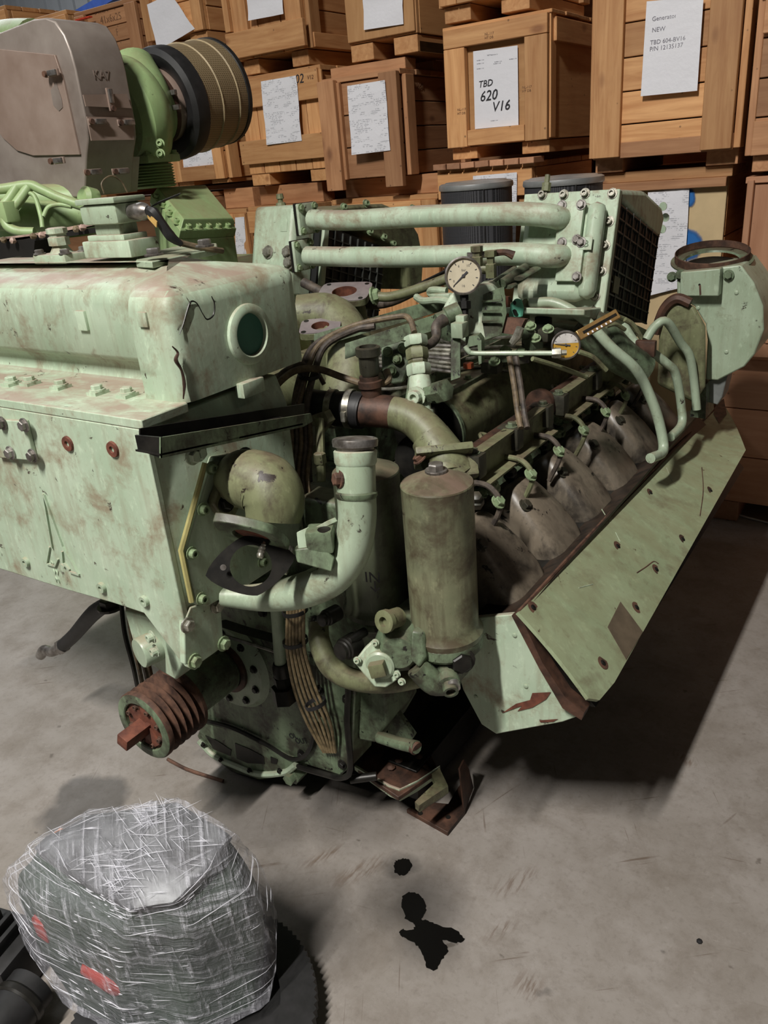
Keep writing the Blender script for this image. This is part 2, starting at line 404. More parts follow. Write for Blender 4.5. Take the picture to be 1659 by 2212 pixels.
M_stamp = plain('brown_stamp_ink', S(122,86,60), .7, 0, .1, 60, bump=0)
M_inkgrey = plain('grey_print_ink', S(120,118,128), .6, 0, .05, 30, bump=0)
PLK = {}
def plank(parent, c, size, mat, name='board', label=None, rot=0.0):
    """board with its local X along the longest side; c and size are in the crate's own frame"""
    ax = max(range(3), key=lambda i: size[i]); s = sorted([(size[i], i) for i in range(3)], reverse=True)
    L = size[ax]; rest = [i for i in range(3) if i != ax]; W_, T_ = size[rest[0]], size[rest[1]]
    key = (round(L,3), round(W_,3), round(T_,3), mat.name)
    if key not in PLK:
        b = MB().box((0,0,0), (L, W_, T_)); me = bpy.data.meshes.new(name); me.from_pydata(b.v, [], b.f)
        bm = bmesh.new(); bm.from_mesh(me); bmesh.ops.recalc_face_normals(bm, faces=bm.faces)
        bmesh.ops.bevel(bm, geom=list(bm.edges), offset=.0018, segments=1, affect='EDGES'); bm.to_mesh(me); bm.free()
        me.materials.append(mat); PLK[key] = me
    o = bpy.data.objects.new(name, PLK[key]); COL.objects.link(o); o.parent = parent
    ex = [V((1,0,0)), V((0,1,0)), V((0,0,1))]
    x, y = ex[ax], ex[rest[0]]; z = x.cross(y)
    Mx = Matrix((x, y, z)).transposed()
    if rot: Mx = Matrix.Rotation(rot, 3, 'Y') @ Mx
    mm = Mx.to_4x4(); mm.translation = V(c); o.matrix_local = mm
    if label: o['label'] = label
    return o
def crate(label, X0, X1, Z0, Z1, Yf=3.05, depth=.62, front='frame', fb=4, fdir='H', side='boards', sb_=4, skid=.07, lid=.02,
          batten=.075, mat=None, rz=0.0, face=None, side_posts=True, top_over=.012, name='wooden_crate', left=False):
    mat = mat or M_wood; W_ = X1-X0; H_ = Z1-Z0
    e = empty(name, ((X0+X1)/2, Yf, Z0), label, 'crate', 'wooden crates stacked against the wall', rz)
    h0, h1 = skid, H_-lid; t = .022; hw = W_/2
    rv = lambda a=.006: random.uniform(-a, a)
    # front boards
    if face: plank(e, (0, t/2, (h0+h1)/2), (W_-.002, .012, h1-h0-.002), face, 'front_panel')
    else:
        for i in range(fb):
            if fdir == 'H':
                d = (h1-h0)/fb; plank(e, (0, t/2+rv(.0015), h0+d*(i+.5)), (W_-.004, t, d-.004), mat, 'front_board')
            else:
                d = W_/fb; plank(e, (-hw+d*(i+.5), t/2+rv(.0015), (h0+h1)/2), (d-.004, t, h1-h0-.004), mat, 'front_board')
    fy = -.011
    if front in ('frame', 'posts'):
        for s in (-1, 1): plank(e, (s*(hw-batten/2), fy, (h0+h1)/2), (batten, .022, h1-h0), mat, 'corner_batten')
    if front in ('frame', 'rails'):
        ww = W_-(2*batten if front == 'frame' else 0)-.004
        plank(e, (0, fy, h1-batten*.55), (ww, .022, batten*1.1), mat, 'top_rail')
        plank(e, (0, fy, h0+batten*.55), (ww, .022, batten*1.1), mat, 'bottom_rail')
    # right side (and a left side)
    for s in ((1, -1) if True else (1,)):
        if side == 'ply': plank(e, (s*(hw-.006), depth/2+t*.5, (h0+h1)/2), (.012, depth-t, h1-h0-.004), M_ply, 'side_panel')
        else:
            for i in range(sb_):
                d = (h1-h0)/sb_; plank(e, (s*(hw-.011+rv(.001)), depth/2+t*.5, h0+d*(i+.5)), (.022, depth-t, d-.004), mat, 'side_board')
        if side_posts:
            plank(e, (s*(hw+.011), .045, (h0+h1)/2), (.022, .07, h1-h0), mat, 'side_batten')
            plank(e, (s*(hw+.011), depth-.05, (h0+h1)/2), (.022, .07, h1-h0), mat, 'side_batten')
    plank(e, (0, depth-.006, (h0+h1)/2), (W_-.05, .012, h1-h0-.004), M_ply, 'back_panel')
    # lid and base
    nl = 5
    if lid > 0:
        for i in range(nl):
            d = (depth+.02)/nl; plank(e, (0, -.012+d*(i+.5), h1+lid/2), (W_+2*top_over+rv(.01), d-.004, lid), mat, 'lid_board')
    plank(e, (0, depth/2, h0+.01), (W_-.06, depth-.05, .018), M_ply, 'base_panel')
    if skid > 0:
        for s in (-1, 1):
            plank(e, (s*(hw-.06), depth/2, skid/2), (.11, depth-.01, skid-.002), mat, 'skid')
    e['_dims'] = 0; del e['_dims']
    return e, W_, H_
def paper(parent, Yf, corners, mat, name='paper_label', label=None, off=.026, wr=1.0):
    """paper fixed on the crate front: corners given as photo pixels tl, tr, br, bl"""
    q = [px(x, y, Y=Yf-off) for x, y in corners]
    b = MB(); n = 6
    g = []
    for i in range(n+1):
        for j in range(n+1):
            u, v = j/n, i/n
            p = (q[0]*(1-u)+q[1]*u)*(1-v) + (q[3]*(1-u)+q[2]*u)*v
            g.append(p + V((0, wr*(-.004*math.sin(3*u+5*v)*math.sin(4*v)-.003*random.random()), 0)))
    nn = len(g); g += [p+V((0, .0008, 0)) for p in g]
    fs = []
    for i in range(n):
        for j in range(n):
            k = i*(n+1)+j; fs.append((k, k+1, k+n+2, k+n+1)); fs.append((nn+k, nn+k+n+1, nn+k+n+2, nn+k+1))
    for j in range(n):
        fs.append((j, nn+j, nn+j+1, j+1)); k = n*(n+1)+j; fs.append((k, k+1, nn+k+1, nn+k))
        k = j*(n+1); fs.append((k, k+n+1, nn+k+n+1, nn+k)); k = j*(n+1)+n; fs.append((k, nn+k, nn+k+n+1, k+n+1))
    b.add(g, fs); o = b.build(name, mat, parent, smooth=60, label=label)
    return o, q
XR, ZU = (1, 0, 0), (0, 0, 1)
YF = 3.05
def blocks(e, W_, H_, depth=.62, h=.08, y0=.12):
    """loose bearers lying on a crate lid that carry the crate above"""
    for y in (y0, depth*.55, depth-.1):
        plank(e, (0, y, H_+h/2), (W_-.03, .09, h-.002), M_woodold, 'stacking_bearer')
# --- top row
e, W_, H_ = crate('wooden crate with brown stamps, leftmost of the top row above the grey turbo shroud', -3.80, -3.345, 1.98, 2.21, depth=.55, front='posts', fb=3, skid=.0, mat=M_woodold, side_posts=False)
for i, (x, y, t_) in enumerate(((204,32,'30x50'), (218,52,'41x6x25'), (252,78,'FRAGILE'))):
    text('stamp', t_, M_stamp, e, px(x, y, Y=YF-.0008), .045, (1,0,-.02), ZU)
crate('wooden crate with torn plastic paper hanging askew behind the air filter', -3.305, -2.925, 1.965, 2.42, front='posts', fb=3, sb_=4, skid=.05, batten=.06, side_posts=False)
PB = bpy.data.objects['wooden_crate.001']
paper(PB, YF, ((318,10), (368,-14), (420,62), (342,110)), M_paper_blank, label='crumpled clear plastic document sleeve')
e, W_, H_ = crate('wooden crate on short skids with blank white paper, above the crate marked 02', -2.745, -2.36, 1.868, 2.33, depth=.50, front='posts', fb=3, fdir='V', skid=.0, sb_=3, batten=.085)
plank(e, (-.005, -.034, .055), (.44, .022, .10), M_wood, 'bottom_rail'); plank(e, (-.205, -.034, .25), (.03, .02, .28), M_wood, 'corner_strip')
for s in (-1, 1): plank(e, (s*.14, .25, -.03), (.09, .48, .058), M_wood, 'skid')
plank(e, (.205, .25, .03), (.03, .46, .055), M_wood, 'side_rail')
paper(e, YF, ((532,-50), (606,-58), (612,30), (537,45)), M_paper_blank, off=.03)
e, W_, H_ = crate('smooth plywood crate with tall white paper, top row above the two-upright crate', -2.145, -1.815, 1.785, 2.30, depth=.52, front='none', fb=1, skid=.062, side='ply', side_posts=False, batten=.05)
plank(e, (0, -.006, .30), (.32, .012, .46), M_ply, 'front_panel')
paper(e, YF, ((783,-60), (868,-70), (871,52), (787,65)), M_paper_blank, off=.02)
plank(e, (.11, .27, .02), (.10, .5, .04), M_wood, 'skid')
e, W_, H_ = crate('wooden crate cut by the top edge of the photo, standing on the V16 crate', -1.70, -1.345, 1.858, 2.35, depth=.55, front='frame', fb=3, skid=.055, batten=.07)
# --- the crate with TBD 604 paper
e, W_, H_ = crate('large rough-sawn wooden crate with shiny printed part-number paper, right of the V16 crate', -1.062, -.605, 1.352, 1.97, Yf=2.95, depth=.6, front='posts', fb=6, skid=.0, sb_=5, batten=.095, mat=M_wood)
for s in (-1, 1): plank(e, (s*.19, .3, -.025), (.10, .5, .05), M_woodold, 'skid')
plank(e, (0, .012, .02), (.46, .03, .05), M_woodold, 'bottom_rail')
pp, q = paper(e, 2.95, ((1397,3), (1520,-8), (1506,196), (1384,208)), M_paper_blank, off=.024, wr=0.0)
text('print', 'Generator', M_inkgrey, pp, px(1408,46,Y=2.9253), .018, (1,0,-.03), ZU)
text('print', 'NEW', M_inkgrey, pp, px(1408,70,Y=2.9253), .018, (1,0,-.03), ZU)
text('print', 'TBD 604-BV16', M_inkgrey, pp, px(1404,97,Y=2.9253), .0178, (1,0,-.02), ZU)
text('print', 'P/N 12135137', M_inkgrey, pp, px(1403,111,Y=2.9253), .0178, (1,0,-.02), ZU)
text('scribble', 'McGyr', M_stamp, e, px(1358,243,Y=2.9495), .03, XR, ZU, shear=.3)
crate('wooden crate at the right photo edge above the pinkish crates', -.545, -.12, 1.275, 1.78, Yf=2.95, depth=.5, front='rails', fb=4, skid=.05, batten=.09, mat=M_woodold)
# --- middle row
e, W_, H_ = crate('wooden crate with crinkled paper half hidden under the air filter', -3.285, -2.93, 1.372, 1.78, depth=.55, front='frame', fb=3, skid=.02, batten=.06)
blocks(e, W_, H_, h=.16, y0=.1)
paper(e, YF, ((390,290), (456,283), (464,358), (398,364)), M_paper, off=.006, label='crinkled paper in plastic')
e, W_, H_ = crate('wooden crate marked 02 V12 with a printed form', -2.782, -2.305, 1.347, 1.80, depth=.58, front='none', fb=5, fdir='V', skid=.05, batten=.08, side_posts=False)
plank(e, (-.005, -.012, .385), (.486, .024, .115), M_wood, 'top_rail'); plank(e, (-.01, -.012, .145), (.498, .024, .10), M_wood, 'bottom_rail')
plank(e, (.235, -.005, .22), (.03, .012, .43), M_wood, 'corner_strip')
pp, q = paper(e, YF, ((564,176), (640,163), (651,304), (577,313)), M_paper, off=.03)
text('handwriting', '02', M_ink, e, px(637,181,Y=YF-.0255), .05, (1,0,-.02), ZU, shear=.2)
text('handwriting', 'V12', M_stamp, e, px(663,172,Y=YF-.0255), .022, (1,0,-.02), ZU, shear=.2)
e, W_, H_ = crate('old wooden crate with two thick uprights and a printed form, left of V16 crate', -2.245, -1.885, 1.345, 1.735, Yf=3.0, depth=.62, front='posts', fb=3, skid=.0, batten=.085, mat=M_woodold, rz=math.radians(3), sb_=4)
for s in (-1, 1): plank(e, (s*.148, -.03, .17), (.082, .03, .42), M_woodold, 'thick_upright')
for y in (.1, .35): plank(e, (0, y, .39+.022), (.36, .09, .04), M_woodold, 'stacking_bearer')
pp, q = paper(e, 3.0, ((750,186), (828,173), (839,325), (760,335)), M_paper, off=.052)
text('stamp', 'NL 2254', M_stamp, e, px(888,190,X=-1.882), .03, (0,1,0), ZU)
e, W_, H_ = crate('pale new wooden crate with handwritten TBD 620 V16 paper', -1.69, -1.268, 1.385, 1.845, depth=.6, front='none', fb=1, face=M_ply, skid=.045, side='ply', side_posts=False, batten=.07, lid=.012)
B = .028
for s in (-1, 1): plank(e, (s*.166, -B/2, .215), (.088, B, .34), M_wood, 'corner_batten')
plank(e, (0, -B/2, .418), (.42, B, .062), M_wood, 'top_rail'); plank(e, (0, -B/2, .075), (.24, B, .055), M_wood, 'bottom_rail')
plank(e, (.205, .02, .25), (.02, .05, .40), M_wood, 'corner_strip')
plank(e, (.216, .3, .40), (.02, .56, .075), M_wood, 'side_rail')
pp, q = paper(e, YF, ((1022,111), (1118,98), (1120,270), (1026,279)), M_paper_blank, off=.006, wr=0.0)
for (x, y, t_, sz) in ((1033,190,'TBD',.032), (1036,220,'620',.050), (1062,242,'V16',.048)):
    text('handwriting', t_, M_ink, pp, px(x, y, Y=YF-.0067), sz, (1,0,.06), (0,0,1), shear=.25)
text('print', 'VAT Restmaterialverwertung', M_inkgrey, pp, px(1052,121,Y=YF-.0067), .0062, (1,0,-.05), ZU)
for (x, y) in ((1030,132),(1030,139),(1068,135),(1100,129),(1066,139),(1030,150),(1060,262)):
    text('print', 'Nr 4026-11 / 620', M_inkgrey, pp, px(x, y, Y=YF-.0067), .0042, (1,0,-.05), ZU)
for (x, y) in ((1047,77), (988,240), (1128,192)):
    text('stamp', 'NL-117', M_stamp, e, px(x, y, Y=YF-.0288), .012, (1,0,-.02), ZU); text('stamp', 'HT DB', M_stamp, e, px(x, y+8, Y=YF-.0288), .012, (1,0,-.02), ZU)
# --- lower row, standing on the floor
for (lab, a, b, z1, kw) in (
    ('narrow floor-row crate with pale paper, right of the light green cooler box', -3.06, -2.835, 1.25, dict(front='frame', fb=6)),
    ('wooden crate of wide boards behind the tall bleed screw of the left charge cooler', -2.82, -2.40, 1.256, dict(front='rails', fb=3, fdir='V', batten=.09)),
    ('wooden crate with open slats seen between the two charge coolers', -2.30, -1.76, 1.265, dict(front='frame', fb=4, fdir='V', batten=.07)),
    ('wooden crate with a row of lid boards behind the black filter cartridges', -1.748, -1.33, 1.360, dict(front='rails', fb=3, batten=.09))):
    e, W_, H_ = crate(lab, a, b, 0.0, z1, depth=.62, skid=.1, side_posts=False, top_over=0.0, **kw)
    if z1 < 1.3: blocks(e, W_, H_, h=1.343-z1)
    if a < -3:
        paper(e, YF, ((508,470), (528,468), (536,640), (514,640)), M_paper, off=.024)
    if z1 > 1.3:
        for i in range(7): plank(e, (-.18+i*.063, .0, H_+.004), (.058, .10, .022), M_woodpink, 'lid_batten', rot=random.uniform(-.05,.05))
        paper(e, YF, ((1022,380), (1117,372), (1113,560), (1025,560)), M_paper, off=.03)
e, W_, H_ = crate('tall fibreboard crate with blue spray paint and a folded paper, right of the engine cooler', -1.085, -.625, 0.0, 1.300, Yf=3.03, depth=.62, front='none', fb=1, face=M_osb, skid=.1, side='boards', sb_=6, side_posts=False, lid=.035)
plank(e, (0, -.012, 1.25), (.46, .024, .03), M_woodold, 'top_rail')
paper(e, 3.03, ((1400,415), (1489,405), (1478,620), (1396,640)), M_paper, off=.012, label='folded printed sheet')
def spray(cx, cy, r_, sz):
    n = NT('blue_spray_paint'); p = n.pos((1,1,1), 'Object')
    d = n.n('ShaderNodeVectorMath', operation='LENGTH', i_0=n.n('ShaderNodeVectorMath', operation='MULTIPLY', i_0=p, i_1=(1/r_, 0.0, 1/(r_*sz))).outputs[0]).outputs['Value']
    d = n.math('ADD', d, n.math('MULTIPLY', n.math('SUBTRACT', n.noise(n.pos(), 30, 5, .7), .5), .5))
    n.put(n.bsdf.inputs['Alpha'], n.ramp(d, .62, .98, (1,1,1,1), (0,0,0,1)))
    c_ = px(cx, cy, Y=3.0298)
    MB().prism([c_+V((r_*1.1*math.cos(2*math.pi*k/24), 0, r_*sz*1.1*math.sin(2*math.pi*k/24))) for k in range(24)], (0,-.0004,0)).build('spray_mark', n.done(S(30,104,176), .6), e, smooth=0)
spray(1412, 572, .075, 1.2); spray(1486, 530, .055, 1.05); spray(1488, 428, .024, 1.4); spray(1430, 608, .055, .8)
e, W_, H_ = crate('shrink-wrapped pinkish board crate at the right photo edge', -.545, -.05, .672, 1.262, Yf=2.97, depth=.55, front='none', fb=5, fdir='V', skid=.05, mat=M_woodpink, side='boards', side_posts=False)
plank(e, (-.24, -.012, .40), (.02, .024, .36), M_woodpink, 'corner_batten')
e, W_, H_ = crate('reddish board crate on the floor at the right photo edge', -.60, -.05, 0.0, .668, Yf=3.05, depth=.55, front='none', fb=3, skid=.085, mat=M_woodpink, lid=.02, side_posts=False, top_over=0.0)
e, W_, H_ = crate('wooden crate at the far left, seen above the grey turbo shroud', -5.05, -4.35, 1.34, 2.33, depth=.5, front='rails', fb=5, skid=.06, mat=M_wood, side_posts=False, top_over=0.0)
e, W_, H_ = crate('wooden crate in the far left gap, next to the stamped crate', -4.32, -3.86, 1.34, 2.235, depth=.5, front='rails', fb=5, skid=.06, mat=M_wood, side_posts=False, top_over=0.0)
MB().bounds(px(170,46,Y=3.02)+V((0,0,0)), px(192,34,Y=3.0)).build('red_tag', plain('red_sticker', S(214,70,48), .5), bpy.data.objects['wooden_crate'], smooth=0)
for (lab, a, b) in (('plain tall board crate on the floor under the far left stack', -5.05, -4.35), ('plain tall board crate on the floor beside the far left stack', -4.32, -3.9), ('plain board crate on the floor under the stamped crate', -3.86, -3.08)):
    crate(lab, a, b, 0.0, 1.335, depth=.6, front='rails', fb=4, skid=.1, mat=M_woodold, side_posts=False, top_over=0.0)
e, W_, H_ = crate('old board crate under the stamped crate, hidden by the turbo', -3.80, -3.315, 1.36, 1.975, depth=.55, front='posts', fb=4, skid=.05, mat=M_woodold, side_posts=False, top_over=0.0)

for k, (a_, b_) in enumerate(((-3.9,-2.62), (-2.60,-1.36), (-1.34,-.1))):
    crate(('dark board crate of the rear row behind the far left gaps', 'dark board crate of the rear row behind the middle gaps', 'dark board crate of the rear row behind the right gaps')[k], a_, b_, 0.0, 2.2, Yf=3.75, depth=.5, front='rails', fb=6, skid=.1, mat=M_woodold, side_posts=False, top_over=0.0)
# ================================================================== the engine in the middle
AX, CZ = -1.22, .365
ENG = empty('diesel_engine', (AX, 1.6, 0), 'large worn mint-green diesel engine with rusty pulley in the middle of the photo', 'engine')
def part(name, mb, mat=None, parent=None, **kw): return mb.build(name, mat or M_green, parent or ENG, **kw)
NY = V((0, -1, 0)); PX_ = V((1, 0, 0)); PZ = V((0, 0, 1))
M_teal = plain('old_teal_paint', S(62,116,98), .45, 0, .1, 20)
# engine block and bank castings
def xz(pts, y): return [V((AX+x, y, z)) for x, z in pts]
sec = [(-.17,.05),(.17,.05),(.24,.16),(.26,.36),(.34,.42),(.49,.49),(.36,.70),(.14,.58),(-.14,.58),(-.36,.70),(-.49,.49),(-.34,.42),(-.26,.36),(-.24,.16)]
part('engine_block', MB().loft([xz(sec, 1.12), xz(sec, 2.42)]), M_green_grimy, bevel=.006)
part('oil_pan', MB().loft([xz([(-.17,.02),(.17,.02),(.22,.10),(.22,.17),(-.22,.17),(-.22,.10)], y) for y in (1.16, 2.38)]), M_dark, bevel=.008)
# --- expansion tank (header) on top of the cooler box at the front
TX = -.98
hp = [(-1.92,1.165),(-1.92,.90),(-1.14,.90),(-1.075,.845),(TX,.845),(TX,1.165)]
def inset(pts, d, z, dm=0.0):
    x0, x1 = -1.92, TX; y1 = 1.165; out = []
    for x, y in pts: out.append(V((min(max(x, x0+d), x1-d), min(y, y1-d) if y > 1 else y+d+(dm if x < -1.1 and y > .88 else 0), z)))
    return out
hq = []
for k in range(len(hp)):          # round the plan corners
    a_, b_, c_ = V(hp[k-1]+(0,)), V(hp[k]+(0,)), V(hp[(k+1) % len(hp)]+(0,)); r_ = .030
    if k in (2, 3): hq.append((b_.x, b_.y)); continue
    u1, u2 = (a_-b_).normalized()*r_, (c_-b_).normalized()*r_
    for t in (0, .25, .5, .75, 1):
        p_ = (b_+u1)*(1-t)**2 + b_*2*t*(1-t) + (b_+u2)*t*t; hq.append((p_.x, p_.y))
hd = part('expansion_tank', MB().loft([inset(hq, d, z, dm) for d, z, dm in ((0,1.066,.016),(0,1.072,.026),(0,1.094,.030),(0,1.106,.022),(0,1.112,.008),(0,1.122,0),(0,1.212,0),(.003,1.224,0),(.010,1.235,0),(.022,1.243,0),(.045,1.250,0),(.10,1.262,0),(.18,1.272,0))]), smooth=50)
b = MB()
pts = [V((-1.92,.752,1.052)), V((TX,.752,1.052)), V((TX,.85,1.052)), V((TX-.04,.87,1.052)), V((TX-.04,1.165,1.052)), V((-1.92,1.165,1.052))]
fl_ = part('tank_flange', MB().prism(pts, (0,0,.016)), bevel=.002)
for x, y in ((22,833), (62,832), (128,840), (208,852), (272,858)):
    p = px(x, y, Z=1.068); sd = MB().box(p+V((0,.004,.003)), (.026,.030,.006)); c_ = sd.build('square_washer', M_green, fl_)
    bolt(c_, p+V((0,.004,.006)), PZ, .009, 'hex', M_green)
# sight window on the tank's side
wc = px(537, 722, X=TX)
wr = part('window_ring', MB().lathe(wc+V((-.002,0,0)), PX_, [(.036,0),(.037,.010),(.039,.012),(.046,.012),(.052,.008),(.053,0)], 40), None, hd)
part('window_disc', MB().lathe(wc, PX_, [(.036,.0),(.036,.0015)], 32), M_teal, wr)
part('cast_pad', MB().box(px(180,692,Y=.90)+V((0,-.002,0)), (.026,.008,.036), bev=.002), None, hd)
part('cast_pad', MB().box(px(310,690,Y=.845)+V((0,-.001,0)), (.022,.006,.024), bev=.002), None, hd)
part('cast_pad', MB().box(px(536,836,X=TX)+V((.005,0,0)), (.02,.055,.026), bev=.002), None, hd)
crk = [(457,640),(463,656),(461,680),(448,690),(438,678),(425,655),(412,652),(404,672),(396,700),(388,722)]
part('paint_crack', MB().tube([px(x, y, X=TX+.0002) for x, y in crk], [.0008,.0013,.0016,.0013,.0008,.0010,.0015,.0017,.0014,.0007], 6), M_dark, hd)
crk = [(372,748),(384,762),(380,778),(392,800),(398,830),(396,862)]
part('paint_crack', MB().tube([px(x, y, X=TX-.0006) for x, y in crk], [.001,.002,.0035,.002,.003,.001], 6), M_rustpipe, hd)
# --- fittings on top of the tank
TZ = 1.25
def topbox(name, x, y, sx, sy, sz, z0=TZ, mat=None, parent=None, bev=.003):
    p = px(x, y, Y=1.03); return part(name, MB().box(p+V((0,0,sz/2)), (sx, sy, sz), bev=bev), mat, parent or hd), p
sp, p = topbox('square_flange', 138, 566, .105, .065, .018)
for dx, dy in ((-.042,-.022), (.042,-.022), (.042,.022), (-.042,.022)): bolt(sp, p+V((dx,dy,.018)), PZ, .008, 'hex', M_steel)
part('union_nut', MB().lathe(p+V((0,0,.018)), PZ, [(.024,0),(.018,.008),(.015,.014),(.021,.015),(.021,.030),(.017,.032),(.017,.036),(.021,.038),(.021,.047),(.015,.049)], 8), M_green, sp)
sp2, p2 = topbox('level_switch_base', 265, 552, .135, .07, .030, mat=M_green)
part('switch_neck', MB().box(p2+V((-.004,0,.035)), (.105,.056,.010), bev=.002), M_green, sp2)
part('switch_neck', MB().box(p2+V((-.002,0,.049)), (.070,.045,.020), bev=.004), M_green_smooth, sp2)
bx_ = part('switch_box', MB().box(p2+V((-.004,0,.076)), (.105,.068,.036), bev=.009), M_green_smooth, sp2)
part('switch_box_lid', MB().box(p2+V((-.004,0,.099)), (.112,.074,.010), bev=.003), M_green_smooth, bx_)
part('cable_gland', MB().lathe(p2+V((.046,.0,.076)), PX_, [(.012,0),(.014,.014),(.016,.034),(.014,.042),(.009,.05)], 20), M_steel, bx_)
g0 = p2+V((.094,0,.076))
part('torn_cable_sleeve', MB().tube([g0, g0+V((.014,0,-.004)), g0+V((.022,.005,-.02)), g0+V((.030,.015,-.045)), g0+V((.04,.03,-.062))], [.008,.011,.009,.010,.005], 7), M_black, bx_)
part('torn_cable_sleeve', MB().sheet([g0+V((0,0,.004)), g0+V((.075,.012,.022)), g0+V((.08,.012,.026)), g0+V((.03,.0,.014))], .002), M_black, bx_)
part('torn_tape', MB().sheet([g0+V((.005,-.008,.0)), g0+V((.03,-.010,-.018)), g0+V((.026,-.010,-.028)), g0+V((.006,-.008,-.012))], .002), plain('yellow_tape', S(186,150,86), .6), bx_)
part('sensor_cable', MB().tube([g0+V((.038,.03,-.058)), px(380,522,Y=1.08), px(420,532,Y=1.11), px(455,538,Y=1.14), px(480,542,Y=1.17)], .006, 8), M_cable, bx_)
part('level_pad', MB().prism([px(x, y, Z=1.262) for x, y in ((296,578),(330,580),(470,550),(470,538),(400,540),(300,565))], (0,0,.012)), M_green_smooth, hd, bevel=.002)
bolt(hd, px(333,552,Y=1.0), PZ, .011, 'hex', M_steel); bolt(hd, px(443,533,Y=1.07), PZ, .011, 'hex', M_steel)
# black torn tray behind the fittings
M_soot = plain('sooty_black_sheet', S(24,22,20), .6, .1, .2, 20)
M_blush = plain('faded_pink_primer_sheet', S(196,168,154), .6, 0, .15, 14, S(120,100,92))
ty = 1.13
t0, t1 = px(-60, 556, Y=ty), px(205, 540, Y=ty)
tray = part('cable_tray', MB().prism([px(-80,572,Y=ty), px(72,558,Y=ty), px(75,520,Y=ty), px(230,500,Y=ty), px(240,488,Y=ty), px(-80,528,Y=ty)], (0,.06,0)), M_soot)
part('tray_lip', MB().prism([px(-80,523,Y=ty), px(50,508,Y=ty), px(225,476,Y=ty), px(225,482,Y=ty), px(50,517,Y=ty), px(-80,531,Y=ty)], (0,.05,0)), M_blush, tray)
for i, (x, y) in enumerate(((8,518),(28,520),(72,510),(90,508),(165,495),(178,492))):
    part('tray_debris', MB().lathe(px(x, y, Y=ty-.01), (random.uniform(-1,1),-1,random.uniform(-.5,1)), [(.002,-.008),(.007,-.003),(.008,.003),(.003,.007)], 6), M_blush if i % 2 else M_cable, tray)
# --- cooler box below the tank
bx = part('cooler_box', MB().prism([V((-1.9,.764,.69)), V((-1.9,.764,1.052)), V((TX-.022,.764,1.052)), V((TX-.004,.764,1.0)), V((TX-.004,.764,.69))], (0,.33,0)), M_green, bevel=.003)
fpz = .70
fpoly = [px(-260,1150,Y=.752), px(0,1229,Y=.752), px(150,1276,Y=.752), px(245,1303,Y=.752), px(311,1325,Y=.752), px(360,1390,Y=.752), V((-1.005,.752,.602)), V((TX,.752,.602)), V((TX,.752,1.052)), V((-1.9,.752,1.052))]
fp = part('front_plate', MB().prism(fpoly, (0,.012,0)), M_green, bevel=.002)
q = [px(x, y, Y=.752) for x, y in ((-24,902),(62,906),(84,992),(4,985))]
cp = part('blanking_plate', MB().prism(q, (0,-.010,0)), M_green, fp, bevel=.002)
for x, y in ((6,914),(54,918),(72,984),(24,978)): bolt(cp, px(x, y, Y=.741), NY, .0085, 'hex', M_steel)
for x, y in ((148,958),(245,970)): part('rusty_plug', MB().lathe(px(x, y, Y=.752), NY, [(.014,0),(.013,.004),(.006,.004),(.005,.001)], 16), M_redrust, fp)
for x, y in ((58,1213),(222,1268),(314,1297)): part('threaded_boss', MB().lathe(px(x, y, Y=.752), NY, [(.011,0),(.010,.007),(.0045,.007),(.0045,.001)], 16), M_green_smooth, fp)
# raised emblem: a tall A-shaped anchor mark over three small letters
def bar(a, b_, w_=.0035, h=.004):
    a = px(*a, Y=.752); b2 = px(*b_, Y=.752); d = (b2-a).normalized(); n_ = V((0,1,0)).cross(d)*w_/2
    return MB().prism([a-n_, a+n_, b2+n_, b2-n_], (0,-h,0))
em = MB()
for a, b_ in (((95,1066),(115,1183)), ((97,1068),(137,1180)), ((137,1180),(172,1240)), ((109,1180),(103,1214)), ((102,1216),(121,1222)), ((121,1222),(127,1206)), ((134,1218),(142,1224)), ((152,1234),(173,1241)), ((136,1190),(138,1214)), ((140,1216),(152,1230))):
    mm = bar(a, b_); em.add(mm.v, mm.f)
part('emblem', em, M_green, fp, smooth=0)
text('emblem_letters', 'M\nW\nM', M_green, fp, px(112,1222,Y=.7515), .018, (1,0,-.05), ZU, depth=.0015)
# side of the box: cover plate, elbow, gutter
sp_ = [px(x, y, X=TX) for x, y in ((450,985),(504,976),(560,1000),(636,1080),(636,1190),(515,1265),(437,1306),(413,1303),(390,1189),(431,1045))]
side = part('side_cover', MB().prism(sp_, (.014,0,0)), M_green_smooth, bx, bevel=.003)
for x, y in ((455,1011),(437,1100),(413,1195),(434,1293),(566,1213),(497,1262),(545,985)): bolt(side, px(x, y, X=TX+.014), PX_, .008, 'cap', M_bolt)
edge = [px(x, y, X=TX+.010) for x, y in ((443,1000),(431,1045),(391,1189),(414,1300))]
part('gasket_bead', MB().tube(edge, .005, 6, 0), plain('yellowed_sealant', S(168,160,104), .6, 0, .1), side)
el = part('water_elbow', MB().tube([px(500,1050,X=TX+.01), px(528,1035,X=TX+.05), px(575,1050,X=TX+.095), px(592,1085,X=TX+.115), px(590,1125,X=TX+.118)], [.040,.052,.056,.053,.046], 24), M_green_olive)
part('elbow_flange', MB().prism([px(x, y, X=TX+.016) for x, y in ((446,1085),(470,1020),(505,978),(540,990),(520,1060),(490,1120),(462,1112))], (.016,0,0)), M_green_olive, el, bevel=.003)
for x, y in ((530,985),(553,990),(487,1088)): bolt(el, px(x, y, X=TX+.034), (1,-.2,.3), .010, 'hex', M_dark)
